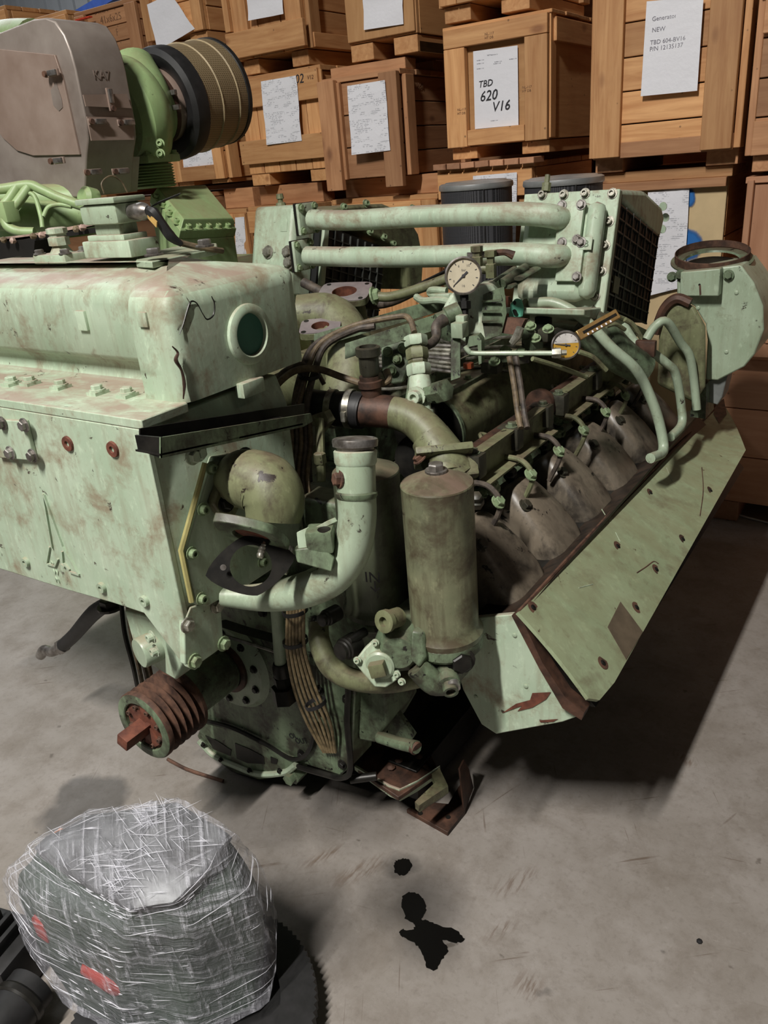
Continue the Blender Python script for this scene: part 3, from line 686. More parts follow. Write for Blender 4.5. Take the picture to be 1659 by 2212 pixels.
# oval flange under the elbow
fc = px(548,1142,X=TX+.125); ax1 = (px(618,1178,X=TX+.15)-px(478,1118,X=TX+.10)).normalized(); nrm = V((.35,-.25,-.9)); nrm = (nrm-ax1*nrm.dot(ax1)).normalized(); ax2 = nrm.cross(ax1)
def oval(c_, a1, a2, ra, rb, n=40, p=1.35):
    out = []
    for k in range(n):
        t = 2*math.pi*k/n; cc, ss = math.cos(t), math.sin(t)
        r_ = 1/((abs(cc)/ra)**p+(abs(ss)/rb)**p)**(1/p); out.append(c_+a1*cc*r_+a2*ss*r_)
    return out
def circle2(c_, a1, a2, r_, n=40): return [c_+a1*math.cos(2*math.pi*k/n)*r_+a2*math.sin(2*math.pi*k/n)*r_ for k in range(n)]
fo = part('oval_flange', MB().ringplate(oval(fc, ax1, ax2, .072, .056), circle2(fc, ax1, ax2, .032), nrm*.016), M_green_grimy, el, bevel=.0015)
part('flange_bore', MB().lathe(fc+nrm*.006, nrm, [(.031,0),(.031,.002)], 24), M_redrust, fo)
for x, y in ((568,1180),(620,1216)):
    p = px(x, y, X=TX+.135); part('stud', MB().lathe(p-nrm*.030, nrm, [(.0055,0),(.0055,.026),(.0065,.028),(.0055,.03),(.0065,.033),(.0055,.036),(.0065,.039),(.0055,.042),(.0065,.045),(.005,.05)], 10), M_zinc, fo)
gc = px(542,1222,X=TX+.13); ga1 = (px(615,1190,X=TX+.16)-px(468,1222,X=TX+.09)).normalized(); gn = (V((.55,-.6,.45))-ga1*V((.55,-.6,.45)).dot(ga1)).normalized(); ga2 = gn.cross(ga1)
gk = part('loose_gasket', MB().ringplate(oval(gc, ga1, ga2, .074, .050), circle2(gc, ga1, ga2, .034), gn*.003), M_dark, el)
part('gasket_hole', MB().lathe(px(482,1226,X=TX+.11)+gn*.003, gn, [(.005,0),(.005,.0006)], 12), M_steel, gk)
# gutter along the side
gu = MB()
A = [px(347,945,X=-.915), px(672,893,X=-.915)]; Bt = [px(347,990,X=-.915), px(655,922,X=-.915)]
gut = part('gutter_channel', MB().prism([A[0], A[1], px(676,910,X=-.915), Bt[1], Bt[0]], (-.003,0,0)), M_green_grimy)
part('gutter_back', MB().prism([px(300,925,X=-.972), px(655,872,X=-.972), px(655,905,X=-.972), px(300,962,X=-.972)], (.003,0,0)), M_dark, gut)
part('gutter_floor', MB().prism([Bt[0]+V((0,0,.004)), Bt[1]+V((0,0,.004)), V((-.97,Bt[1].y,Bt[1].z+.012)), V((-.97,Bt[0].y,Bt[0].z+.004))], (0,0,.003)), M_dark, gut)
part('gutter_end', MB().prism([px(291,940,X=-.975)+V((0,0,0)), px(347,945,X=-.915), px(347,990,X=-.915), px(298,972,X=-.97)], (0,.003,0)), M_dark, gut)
for x, y in ((415,985),(428,978)): bolt(gut, px(x, y, X=-.965), PX_, .010, 'hex', M_green)
# tab and bracket under the plate corner
tb = [px(x, y, X=TX+.002) for x, y in ((398,1345),(412,1312),(452,1300),(478,1318),(484,1395),(462,1412),(428,1436),(400,1436))]
br = part('corner_bracket', MB().prism(tb, (-.014,0,0)), M_green, fp, bevel=.002)
for x, y in ((467,1308),(404,1350),(482,1390),(419,1428)): bolt(br, px(x, y, X=TX+.002), PX_, .0095, 'hex', M_zinc if y < 1360 else M_bolt)
# round boss and dangling cable strips under the plate
sb2 = part('support_arm', MB().prism([px(x, y, Y=.80) for x, y in ((268,1318),(318,1330),(370,1395),(396,1430),(380,1470),(330,1440),(290,1400))], (0,.10,0)), M_green, bevel=.004)
part('round_boss', MB().lathe(px(332,1397,Y=.80), (-.25,-1,0), [(.031,-.02),(.031,.028),(.029,.031),(.0,.031)], 28), M_green_smooth, sb2)
for x, y in ((330,1375),(338,1405)): bolt(sb2, px(x, y, Y=.765), (-.25,-1,0), .0085, 'cap', M_green)
for i, (x0, x1, m_) in enumerate(((262,288,M_dark), (276,300,M_cable), (284,312,M_cabledark), (292,322,M_cable))):
    part('dangling_strip', MB().tube([px(x0,1305,Y=.86), px(x0+8,1370,Y=.86), px(x1,1440,Y=.87), px(x1+12,1500,Y=.9)], .006, 6, flat=.5), m_, sb2)
# hose with an elbow fitting hanging behind the plate
h = [px(252,1295,Y=.92), px(205,1322,Y=.92), px(160,1372,Y=.93), px(134,1396,Y=.93)]
hs = part('drain_hose', MB().tube(h, [.017,.019,.017,.017], 14), M_black)
hd2 = (h[3]-h[2]).normalized()
part('hose_nut', MB().lathe(h[3]-hd2*.01, hd2, [(.02,0),(.021,.012),(.017,.014),(.017,.03)], 6), M_steel, hs)
part('hose_elbow', MB().tube([h[3]+hd2*.015, px(112,1408,Y=.93), px(95,1404,Y=.935), px(88,1416,Y=.935)], .0135, 12), M_steel, hs)
bolt(hs, px(240,1312,Y=.91), PZ, .02, 'hex', M_dark)

# --- crank pulley
pc = px(310,1570,X=AX); PY0 = pc.y; PC = V((AX, PY0, pc.z))
pr = []
R0 = .079
pr += [(.057,.03),(.057,.004),(R0-.002,0),(R0,.003),(R0,.012)]
for k in range(5):
    y0 = .012+.0175*k; pr += [(R0-.003,y0+.002),(R0-.019,y0+.007),(R0-.019,y0+.0105),(R0-.002,y0+.0165),(R0,y0+.0175)]
pr += [(R0,.108),(.05,.108)]
pul = part('crank_pulley', MB().lathe(PC, (0,1,0), pr, 56), M_rust)
part('pulley_rim', MB().lathe(PC, NY, [(.056,-.022),(.056,0.0),(.058,.002),(.074,.002),(.077,0),(.077,-.006)], 48), M_green_grimy, pul)
part('hub_disc', MB().lathe(PC+V((0,.008,0)), NY, [(.0565,-.01),(.0565,0),(.052,.003),(0.001,.003)], 40), M_redrust, pul)
for k in range(8):
    a = 2*math.pi*(k+.4)/8; bolt(pul, PC+V((.046*math.cos(a), .005, .046*math.sin(a))), NY, .0055, 'cap', M_rust)
part('turning_square', MB().box(PC+V((.0,-.020,0)), (.030,.074,.030), Matrix.Rotation(.35,3,'Y'), bev=.003), M_redrust, pul)
part('turning_square_collar', MB().box(PC+V((.0,.003,0)), (.030,.004,.098), Matrix.Rotation(-.62,3,'Y')), M_redrust, pul)
sh = part('crank_hub', MB().lathe(PC+V((0,.10,0)), (0,1,0), [(.052,0),(.052,.015),(.056,.03),(.057,.13),(.050,.135),(.050,.17)], 40), M_green_grimy)
part('seal_ring', MB().lathe(V((AX,1.028,CZ-.003)), NY, [(.066,-.01),(.066,.010),(.054,.012),(.052,-.01)], 40), M_rustpipe, sh)
# --- timing cover
TY = 1.04
tc = [(428,1575),(455,1620),(520,1655),(590,1668),(655,1650),(735,1676),(760,1655),(766,1500),(764,1350),(740,1250),(420,1280),(380,1400)]
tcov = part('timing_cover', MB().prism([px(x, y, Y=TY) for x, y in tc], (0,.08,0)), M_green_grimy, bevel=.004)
fcc = V((AX, TY, CZ-.003))
fr = part('crank_flange', MB().lathe(fcc, NY, [(.062,-.004),(.062,.012),(.064,.014),(.108,.014),(.112,.010),(.118,.002),(.124,-.004)], 56), M_green_smooth)
for k in range(10):
    a = 2*math.pi*(k+.35)/10; bolt(fr, fcc+V((.093*math.cos(a), -.014, .093*math.sin(a))), NY, .0065, 'hex', M_dark)
# lower sump casting with ribbed windows
low = [(425,1590),(437,1560),(505,1575),(575,1612),(632,1638),(640,1655),(618,1678),(560,1685),(500,1668),(450,1630)]
lw = part('sump_casting', MB().prism([px(x, y, Y=TY-.006) for x, y in low], (0,.05,0)), M_green_grimy, bevel=.004)
for wdw in (((444,1588),(470,1600),(500,1620),(498,1632),(462,1618)), ((508,1605),(540,1618),(570,1634),(572,1650),(535,1648),(512,1638)), ((585,1634),(600,1640),(598,1650),(586,1648))):
    part('casting_window', MB().prism([px(x, y, Y=TY-.0065) for x, y in wdw], (0,-.0012,0)), M_dark, lw)
rim = [px(x, y, Y=TY-.010) for x, y in ((430,1600),(462,1632),(510,1655),(560,1672),(615,1668),(640,1652))]
part('casting_rim', MB().tube(rim, .008, 8), M_green_smooth, lw)
for x, y in ((440,1608),(478,1640),(540,1663),(605,1664)): bolt(lw, px(x, y, Y=TY-.014), NY, .005, 'cap', M_dark)
top = [px(x, y, Y=TY-.008) for x, y in ((440,1556),(500,1572),(570,1605),(632,1640),(668,1620),(682,1560))]
part('gasket_seam', MB().tube(top, .0055, 6), M_dark, lw)
rr_ = [px(x, y, Y=TY-.008) for x, y in ((640,1655),(700,1672),(738,1680),(757,1660),(750,1560),(752,1480),(735,1455))]
part('cover_rim', MB().tube(rr_, .007, 8, 3), M_dark, tcov)
for x, y in ((652,1628),(703,1600),(740,1650),(690,1490),(700,1540),(750,1510),(568,1322),(683,1340)): bolt(tcov, px(x, y, Y=TY), NY, .0075, 'hex', M_dark)
dp = part('drain_plug', MB().lathe(px(636,1672,Y=TY), NY, [(.022,-.03),(.022,.01),(.017,.012),(.015,.012),(.015,.025)], 6), M_green_grimy)
for s_, t_ in (((627,1595),'OL'), ((640,1606),'OUT')): text('handwriting', t_, M_ink, tcov, px(s_[0], s_[1], Y=TY-.0008), .02, (.8,0,.35), (-.3,0,.8))
part('clamp_band', MB().tube([px(478,1345,Y=TY-.05), px(530,1362,Y=TY-.05), px(596,1380,Y=TY-.04)], .014, 4, 0, flat=.35), M_dark, tcov)
part('clamp_band', MB().tube([px(480,1372,Y=TY-.04), px(540,1390,Y=TY-.04), px(598,1408,Y=TY-.03)], .004, 6, 0), M_steel, tcov)
pp_ = part('drop_pipe', MB().tube([px(596,1300,Y=TY-.05), px(602,1380,Y=TY-.05), px(606,1440,Y=TY-.05)], .0125, 14), M_green_smooth)
part('pipe_nut', MB().lathe(px(606,1432,Y=TY-.05), (0,0,-1), [(.016,0),(.019,.008),(.019,.03),(.016,.034)], 18), M_dark, pp_)
part('pipe_nut', MB().lathe(px(608,1462,Y=TY-.05), (.05,-.05,-1), [(.018,0),(.018,.022),(.026,.024),(.026,.06),(.02,.064)], 6), M_dark, pp_)
# yellowed cable loom
M_cableyel = plain('yellowed_cable', S(140,122,90), .55, 0, .2, 60, S(92,78,54))
lo = []
for i in range(6):
    dx = i*9.5-24; d2 = (i-2.5)*5.0
    lo.append([px(640+dx*.7,1290,Y=TY-.06), px(638+dx*.75,1360,Y=TY-.065), px(640+dx*.8,1410,Y=TY-.065), px(660+dx,1490,Y=TY-.05), px(688+d2*2,1560,Y=TY-.03), px(712+d2,1625,Y=TY-.012)])
loom = part('cable_loom', MB().tube(lo[0], .0036, 7), M_cableyel)
for l in lo[1:]: part('cable', MB().tube(l, .0036, 7), M_cableyel, loom)
for (x, y, r_) in ((637,1318,.024), (638,1385,.024), (682,1520,.021)):
    part('cable_tie', MB().lathe(px(x, y, Y=TY-.062), (.12 if y < 1400 else .35, 0, -1), [(r_,-.004),(r_+.002,-.004),(r_+.002,.004),(r_,.004)], 18), M_black, loom)
# ================================================================== right-hand side of the engine
# --- two filter canisters and their common head
def canister(x, y, D, r, zb, name='fuel_filter', mark=False):
    p = px(x, y, D=D); zt = p.z; H_ = zt-zb
    prof = [(r*1.10,0),(r*1.13,.012),(r*1.02,.022),(r,.03),(r,H_-.026),(r*1.01,H_-.024),(r*.99,H_-.0215),(r*.60,H_-.010),(r*.25,H_-.001),(.001,H_)]
    o = part(name, MB().lathe(V((p.x,p.y,zb)), PZ, prof, 44), M_green_olive, label=None)
    return o, p
M_can = paint('rubbed_bare_green_canister', S(128,130,102), S(104,108,84), S(74,64,48), S(56,46,38), .66, .25, S(112,94,82), .95, 1.1, .40, .75)
M_candark = paint('grimy_dark_canister', S(88,96,74), S(72,78,60), S(54,48,38), S(34,30,26), .6, .2, S(112,100,82), .9, 1.2, .45, .5)
c1, p1 = canister(942, 1016, 1.33, .0625, .595); c1.data.materials[0] = M_can
bolt(c1, V((p1.x,p1.y,p1.z-.002)), PZ, .0125, 'hex', M_steel)
part('red_seal', MB().lathe(V((p1.x,p1.y,p1.z-.003)), PZ, [(.013,0),(.016,.0),(.016,.004),(.013,.004)], 16), plain('red_sealing_ring', S(190,66,44), .5), c1)
c2, p2_ = canister(787, 992, 1.43, .062, .60); c2.data.materials[0] = M_candark
text('handwriting', 'IN', M_ink, c2, px(788,1257,D=1.41), .03, (.93,.3,0), ZU); text('handwriting', '↓', M_ink, c2, px(797,1278,D=1.40), .03, (.93,.3,0), ZU)
B1 = V((p1.x,p1.y,.595)); B2 = V((p2_.x,p2_.y,.60))
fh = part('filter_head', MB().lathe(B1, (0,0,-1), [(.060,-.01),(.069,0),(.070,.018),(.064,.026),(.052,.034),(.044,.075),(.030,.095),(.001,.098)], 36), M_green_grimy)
part('filter_head_bowl', MB().lathe(B2, (0,0,-1), [(.058,-.01),(.066,0),(.067,.016),(.060,.024),(.056,.05),(.052,.085),(.030,.11),(.001,.112)], 36), M_green_grimy, fh)
part('head_bridge', MB().tube([B2+V((.02,0,-.05)), (B1+B2)/2+V((0,-.01,-.05)), B1+V((-.02,0,-.05))], .034, 14), M_green_grimy, fh)
part('head_lug', MB().prism([px(x, y, D=1.40) for x, y in ((888,1362),(915,1366),(918,1420),(905,1445),(885,1425))], (.0,.04,0)), M_green_grimy, fh, bevel=.004)
part('head_foot', MB().tube([px(900,1440,D=1.42), px(940,1475,D=1.43), px(985,1475,D=1.44)], [.022,.024,.018], 12), M_green_grimy, fh)
vf = part('outlet_fitting', MB().lathe(px(965,1452,D=1.43), (.55,-.7,-.25), [(.016,-.02),(.016,.01),(.021,.012),(.021,.028),(.014,.03),(.014,.046),(.009,.046),(.009,.03)], 16), M_green_grimy)
part('hose_tail', MB().lathe(px(978,1470,D=1.41), (.45,-.8,-.3), [(.012,-.01),(.012,.008),(.0135,.010),(.0135,.016),(.007,.016),(.007,0)], 16), M_steel, vf)
bolt(fh, px(995,1425,D=1.42), (.6,-.75,.1), .017, 'hex', M_dark)
e_ = part('vent_boss', MB().lathe(px(838,1340,D=1.40), (-.1,-.9,.25), [(.018,-.03),(.018,0),(.021,.002),(.021,.012),(.014,.014),(.009,.014),(.009,.004)], 20), M_green_olive, fh)
# pump end plate with a square plug
pc_ = px(822,1434,D=1.44)
dm = [(790,1395),(806,1380),(826,1384),(848,1418),(866,1445),(862,1462),(836,1480),(812,1478),(788,1450),(770,1428),(774,1416)]
pe = part('pump_end_plate', MB().prism([px(x, y, D=1.445) for x, y in dm], V((.10,-.25,.04)).normalized()*.012), M_green, bevel=.003)
pn = V((.10,-.25,.04)).normalized()
part('plug_ring', MB().lathe(pc_-pn*.004, pn, [(.028,0),(.028,.014),(.024,.017),(.021,.017)], 24), M_green_smooth, pe)
part('square_plug', MB().box(pc_+pn*.018, (.026,.03,.026), orient(pn, (1,0,.3)), bev=.003), M_green_olive, pe)
for x, y in ((811,1388),(772,1426),(857,1456),(868,1472)): bolt(pe, px(x, y, D=1.43), pn, .005, 'cap', M_green)
part('pump_body', MB().lathe(pc_+V((-.01,.12,.01)), pn, [(.05,-.10),(.055,0),(.05,.09),(.03,.12)], 24), M_green_grimy, pe)
for x, y, r_ in ((745,1402,.022), (705,1335,.016), (765,1378,.009)):
    part('ribbed_cap', MB().lathe(px(x, y, D=1.46), (-.1,-1,.1), [(r_,-.03),(r_,0),(r_*.86,.002),(r_*.86,.006),(r_*.74,.008),(r_*.74,.014),(r_*.4,.016)], 20), M_dark, fh)
# thick coolant pipe bowing under the pump
part('bow_pipe', MB().tube([px(690,1345,D=1.52), px(690,1385,D=1.51), px(715,1440,D=1.50), px(765,1468,D=1.50), px(840,1475,D=1.51), px(925,1462,D=1.54)], [.018,.021,.022,.021,.020,.018], 18), M_green_olive)
# --- filler pipe with its cap
F0 = px(768, 985, D=1.29)
pth = [px(768,990,D=1.29), px(770,1060,D=1.30), px(771,1130,D=1.32), px(756,1195,D=1.34), px(715,1248,D=1.36), px(650,1277,D=1.385), px(570,1290,D=1.41), px(480,1288,D=1.42)]
fpipe = part('filler_pipe', MB().tube(pth, [.0325,.0325,.0325,.033,.0325,.0315,.026,.018], 28), M_green_smooth)
up = (pth[0]-pth[1]).normalized()
part('filler_neck', MB().lathe(pth[0]-up*.006, up, [(.033,-.004),(.035,0),(.036,.018),(.034,.020)], 36), M_green, fpipe)
cap_ = part('filler_cap', MB().lathe(pth[0]+up*.012, up, [(.030,0),(.031,.006),(.037,.008),(.038,.016),(.037,.020),(.033,.022),(.031,.020),(.020,.0235),(.001,.025)], 40), M_steel, fpipe)
part('weld_bead', MB().lathe(pth[1]-up*.006, up, [(.0325,-.006),(.035,-.002),(.035,.003),(.0325,.006)], 32), M_green_grimy, fpipe)
bolt(fpipe, px(735,1035,D=1.28), (-.5,-.8,.2), .010, 'hex', M_rust)
ba = part('bracket_arm', MB().prism([px(x, y, D=1.34) for x, y in ((700,1170),(640,1178),(648,1205),(720,1225),(726,1196))], V((.02,-.03,.01))), M_green_grimy, fpipe, bevel=.002)
bl = part('clamp_block', MB().box(px(693,1163,D=1.315), (.045,.04,.04), Matrix.Rotation(.5,3,'Z'), bev=.005), M_green_grimy, fpipe)
part('clamp_ear', MB().prism([px(x, y, D=1.31) for x, y in ((640,1150),(662,1140),(672,1192),(645,1200))], V((.004,.012,.0))), M_green_smooth, bl, bevel=.001)
part('clamp_ear', MB().prism([px(x, y, D=1.31) for x, y in ((668,1146),(706,1125),(712,1134),(676,1154))], V((.004,.018,.0))), M_green_smooth, bl, bevel=.001)
part('clamp_hole', MB().lathe(px(700,1147,D=1.30), PZ, [(.011,0),(.011,.0035)], 16), M_dark, bl)
# --- cylinder heads under their oil-black covers
K0 = V((-.597, 1.262, .678)); SPC = .2055
nb = V((.71, 0, .704)).normalized(); sd_ = V((nb.z, 0, -nb.x))
M_head = paint('oily_dark_head_casting', S(62,62,50), S(48,46,38), S(30,27,23), S(16,14,13), .55, .4, S(74,66,54), .6, 1.5, .42)
def cover_mesh():
    b = MB(); n = 28; loops = []
    for (h, ry, rs, off) in ((0,.078,.116,0), (.05,.077,.114,0), (.074,.074,.109,-.002), (.086,.068,.101,-.004), (.093,.056,.088,-.006), (.096,.03,.04,-.008)):
        l = []
        for k in range(n):
            a = 2*math.pi*k/n; cc, ss = math.cos(a), math.sin(a); pw = .42
            yy = math.copysign(abs(cc)**pw, cc)*ry; s_ = math.copysign(abs(ss)**pw, ss)*rs
            taper = 1 - .26*max(0, -s_/rs) - .12*max(0, s_/rs-.45)
            l.append(V((yy*taper, s_+off, h-(.012*max(0, s_/rs-.3) if h > .05 else 0))))
        loops.append(l)
    return b.loft(loops)
cm = cover_mesh()
for i in range(6):
    c_ = K0+V((0, SPC*i, 0))-nb*.098; Mx = Matrix((V((0,1,0)), sd_, nb)).transposed()
    hb = part('cylinder_head', MB().box(c_-nb*.055, (.19,.25,.11), Mx, bev=.006), M_head)
    b = MB(); b.add([c_ + Mx @ v for v in cm.v], cm.f)
    cv = part('valve_cover', b, M_oilcover, smooth=60)
    for dy, ds, hh in ((-.05,-.055,.088), (.078,.09,.02), (-.075,-.02,.02), (-.082,.06,.01)):
        bolt(cv, c_+Mx @ V((dy, ds, hh)), nb if abs(dy) < .06 else Mx @ V((math.copysign(.3,dy),0,1)), .010, 'hex', M_head if hh > .05 else M_bolt)
    for k, (dy, ds, hh, r_) in enumerate(((-.03,-.16,.045,.012),(.045,-.165,.03,.010),(.08,-.13,.03,.011),(-.07,-.135,.04,.010),(.02,-.19,.02,.012),(-.05,-.2,.03,.008))):
        p = c_+Mx @ V((dy+random.uniform(-.01,.01), ds, hh)); ax_ = Mx @ V((random.uniform(-.3,.3), -.3, 1))
        bolt(hb, p, ax_, r_, 'hex' if k % 2 else 'cap', M_green_grimy if k % 3 else M_bolt, 'stud_nut')
    part('rocker_stand', MB().lathe(c_+Mx @ V((.0,-.165,-.02)), nb, [(.03,0),(.03,.035),(.022,.04),(.018,.075),(.008,.078)], 14), M_head, hb)
    # injector line
    p = c_+Mx @ V((-.01,-.15,.06))
    part('injector_pipe', MB().tube([p, p+V((-.01,.0,.05)), p+V((-.05,.03,.075)), V((-.72, c_.y+.06, .80))], .0045, 8), M_green_olive, hb)
    bolt(hb, p-nb*.005, nb, .009, 'hex', M_bolt, 'union_nut')
# --- long sheet-metal shield below the covers
U0, U1 = px(1120,1322,X=-.52), px(1560,868,X=-.52); L0_, L1_ = px(1292,1537,X=-.365), px(1611,972,X=-.365)
def bil(u, v):
    p = (U0*(1-u)+U1*u)*(1-v)+(L0_*(1-u)+L1_*u)*v
    return p+V((1,0,1))*.004*math.sin(math.pi*v)
NU, NV = 14, 8; g = [bil(i/NU, j/NV) for i in range(NU+1) for j in range(NV+1)]
sn = ((U1-U0).cross(L0_-U0)).normalized(); sn = sn if sn.x > 0 else -sn
g[NV] = g[NV]+(g[2*NV+1]-g[NV])*.25+(g[NV-1]-g[NV])*.3      # clipped lower front corner
nn_ = len(g); fs = []
for i in range(NU):
    for j in range(NV):
        k = i*(NV+1)+j; fs += [(k, k+1, k+NV+2, k+NV+1), (nn_+k, nn_+k+NV+1, nn_+k+NV+2, nn_+k+1)]
for i in range(NU):
    k = i*(NV+1); fs.append((k, k+NV+1, nn_+k+NV+1, nn_+k)); k += NV; fs.append((k, nn_+k, nn_+k+NV+1, k+NV+1))
for j in range(NV):
    k = j; fs.append((k, nn_+k, nn_+k+1, k+1)); k = NU*(NV+1)+j; fs.append((k, k+1, nn_+k+1, nn_+k))
shl = part('side_shield', MB().add(g+[p-sn*.008 for p in g], fs), M_panel, smooth=50)
def on_sh(x, y, off=.0012):
    best = None; d = (px(x, y, D=1)-CAMP).normalized()
    u0, u1, v0, v1 = 0, 1, 0, 1
    for it in range(4):
        for i in range(13):
            for j in range(13):
                u, v = u0+(u1-u0)*i/12, v0+(v1-v0)*j/12; p = bil(u, v)-CAMP; e_ = (p-d*p.dot(d)).length
                if best is None or e_ < best[0]: best = (e_, u, v)
        du, dv2 = (u1-u0)/8, (v1-v0)/8; u0, u1, v0, v1 = best[1]-du, best[1]+du, best[2]-dv2, best[2]+dv2
    return bil(best[1], best[2])+sn*off
for x, y in ((1152,1312),(1302,1432),(1375,1312),(1418,1230),(1405,1065),(1475,1165),(1535,1060),(1335,1180)):
    part('rust_ring', MB().lathe(on_sh(x, y, 0), sn, [(.0001,.0004),(.013,.0006)], 16), M_rust, shl)
    bolt(shl, on_sh(x, y, .0), sn, .006, 'rivet', M_dark, 'rivet')
part('bare_patch', MB().prism([on_sh(x, y, .0004) for x, y in ((1312,1355),(1340,1300),(1388,1365),(1352,1425))], sn*.0008), plain('dull_brown_primer', S(98,86,70), .6, 0, .15), shl)
part('rust_streak', MB().tube([on_sh(x, y, .0) for x, y in ((1375,1238),(1395,1225),(1412,1213),(1422,1218))], .0014, 6), M_rust, shl)
part('rust_streak', MB().tube([on_sh(x, y, .0) for x, y in ((1516,1010),(1519,1060),(1512,1115))], .0014, 6), M_rust, shl)
for pts_ in (((1300,1100),(1318,1130)), ((1330,1150),(1340,1170)), ((1440,1010),(1452,1040)), ((1250,1270),(1280,1262))):
    part('paint_scratch', MB().tube([on_sh(x, y, .0) for x, y in pts_], .0012, 6, 0), M_green_smooth, shl)
part('shield_lip', MB().tube([px(x, y, X=-.522) for x, y in ((1120,1322),(1300,1128),(1440,985),(1558,870))], .004, 6, 4), M_rust, shl)
# rear edge patch of rust
part('rust_patch', MB().prism([on_sh(x, y, .002) for x, y in ((1546,872),(1562,862),(1568,895),(1552,915),(1540,895))], sn*.001), M_rust, shl)
# front end of the shield: end plate and channel
ep = [px(x, y, Y=U0.y+.02) for x, y in ((1020,1335),(1112,1327),(1142,1392),(1184,1466),(1248,1548),(1215,1560),(1072,1586),(1040,1565),(1000,1490),(985,1440),(1005,1380))]
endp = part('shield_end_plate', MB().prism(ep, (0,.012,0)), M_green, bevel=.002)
part('seam_channel', MB().prism([px(x, y, Y=U0.y+.005) for x, y in ((1105,1330),(1122,1326),(1172,1432),(1220,1505),(1262,1540),(1256,1556),(1215,1530),(1165,1445))], (0,.03,0)), M_rustpipe, endp)
part('rust_scab', MB().prism([px(x, y, Y=U0.y+.019) for x, y in ((1085,1540),(1115,1520),(1145,1512),(1150,1497),(1190,1495),(1180,1510),(1150,1528),(1118,1536),(1128,1524))], (0,-.0008,0)), M_redrust, endp)
part('rust_scab', MB().prism([px(x, y, Y=U0.y+.019) for x, y in ((1165,1556),(1205,1553),(1195,1559),(1168,1560))], (0,-.0008,0)), M_redrust, endp)
for x, y in ((1026,1384),(1112,1372),(1136,1482),(1028,1505)): bolt(endp, px(x, y, Y=U0.y+.02), NY, .005, 'rivet', M_green_smooth, 'rivet')
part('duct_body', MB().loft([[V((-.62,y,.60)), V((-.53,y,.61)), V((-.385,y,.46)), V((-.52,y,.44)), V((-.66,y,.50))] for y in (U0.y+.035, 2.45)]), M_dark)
part('shield_ledge', MB().loft([[V((x0,y,z0)) for x0, z0 in ((-.585,.600),(-.515,.640),(-.515,.632),(-.585,.592))] for y in (1.16, 2.5)]), plain('dark_brown_ledge', S(64,50,40), .5, .1, .3, 25, S(30,25,21)))  # narrow dark brown ledge between covers and shield
# ================================================================== upper part of the engine
def pln(x, y, p0, n, off=0.0):
    n = V(n).normalized(); d = px(x, y, D=1)-CAMP; t = (V(p0)-CAMP).dot(n)/d.dot(n); return CAMP+d*t+n*off
M_gridbar = plain('dark_grille_steel', S(74,76,72), .5, .4, .15, 40)
M_core = plain('black_cooler_fins', S(20,21,21), .55, .2, .1, 60)
dv_ = V((0,.951,-.309)); uv_ = V((0,-.309,-.951))
# --- charge-air cooler, right
O = V((-.66,1.995,1.292)); fn = -dv_
def ic(w_, dep, dn): return O+V((-w_,0,0))+dv_*dep+uv_*dn
def icbox(w0, w1, d0, d1, n0, n1):
    return MB().loft([[ic(w_, d0, n0), ic(w_, d1, n0), ic(w_, d1, n1), ic(w_, d0, n1)] for w_ in (w0, w1)])
icr = part('charge_cooler', icbox(.004,.22,.02,.40,.02,.26), M_core)
part('front_flange', icbox(-.008,.238,-.002,.020,-.006,.285), M_green, icr, bevel=.003)
part('header_box', icbox(.035,.215,-.048,-.002,.030,.262), M_green, icr, bevel=.022)
part('header_ridge', icbox(.010,.052,-.056,-.002,.030,.255), M_green, icr, bevel=.020)
part('core_frame', icbox(-.004,.004,.018,.034,0,.275), M_rustpipe, icr)
for k in range(1, 7):
    dep = .02+.38*k/6.2; part('grille_bar', icbox(-.004,.002,dep,dep+.004,.018,.262), M_gridbar, icr)
for k in range(9):
    dn = .02+.24*k/8; part('grille_bar', icbox(-.003,.002,.02,.40,dn,dn+.004), M_gridbar, icr)
part('core_plate', icbox(-.005,.0,.055,.10,.185,.225), plain('olive_tin_plate', S(96,92,66), .5, .2), icr)
# hood over the core
hood = [pln(x, y, O, (1,0,0)) for x, y in ((1335,408),(1395,412),(1432,448),(1437,470),(1426,518),(1342,432))]
hr = part('rear_header', MB().prism(hood, (-.19,0,0)), M_green, icr, bevel=.012)
for x, y in ((1432,446),(1437,470),(1430,495)): bolt(hr, pln(x, y, O+V((-.03,0,0)), (1,0,0)), (.3,.9,.1), .008, 'hex', M_green)
part('cooler_foot', MB().prism([pln(x, y, O, (1,0,0)) for x, y in ((1262,668),(1300,664),(1406,716),(1398,728),(1262,682))], (-.20,0,0)), M_green, icr, bevel=.003)
for x, y in ((1172,421),(1218,421),(1264,418),(1323,418),(1316,478),(1308,530),(1300,585),(1286,640),(1236,640)): bolt(icr, pln(x, y, ic(0,-.002,0), fn), fn, .0085, 'cap', M_zinc)
part('bleed_screw', MB().lathe(pln(1180,405,ic(0,0,0),fn), -uv_, [(.012,-.01),(.012,.01),(.007,.012),(.007,.03)], 8), M_green_olive, icr)
bd = part('cast_badge', MB().box(pln(1266,526,ic(0,-.062,0),fn), (.030,.030,.003), orient(fn)), M_green, icr, bevel=.001)
text('badge_mark', 'B', M_green_grimy, bd, pln(1260,533,ic(0,-.0645,0),fn), .022, (1,0,0), -uv_)
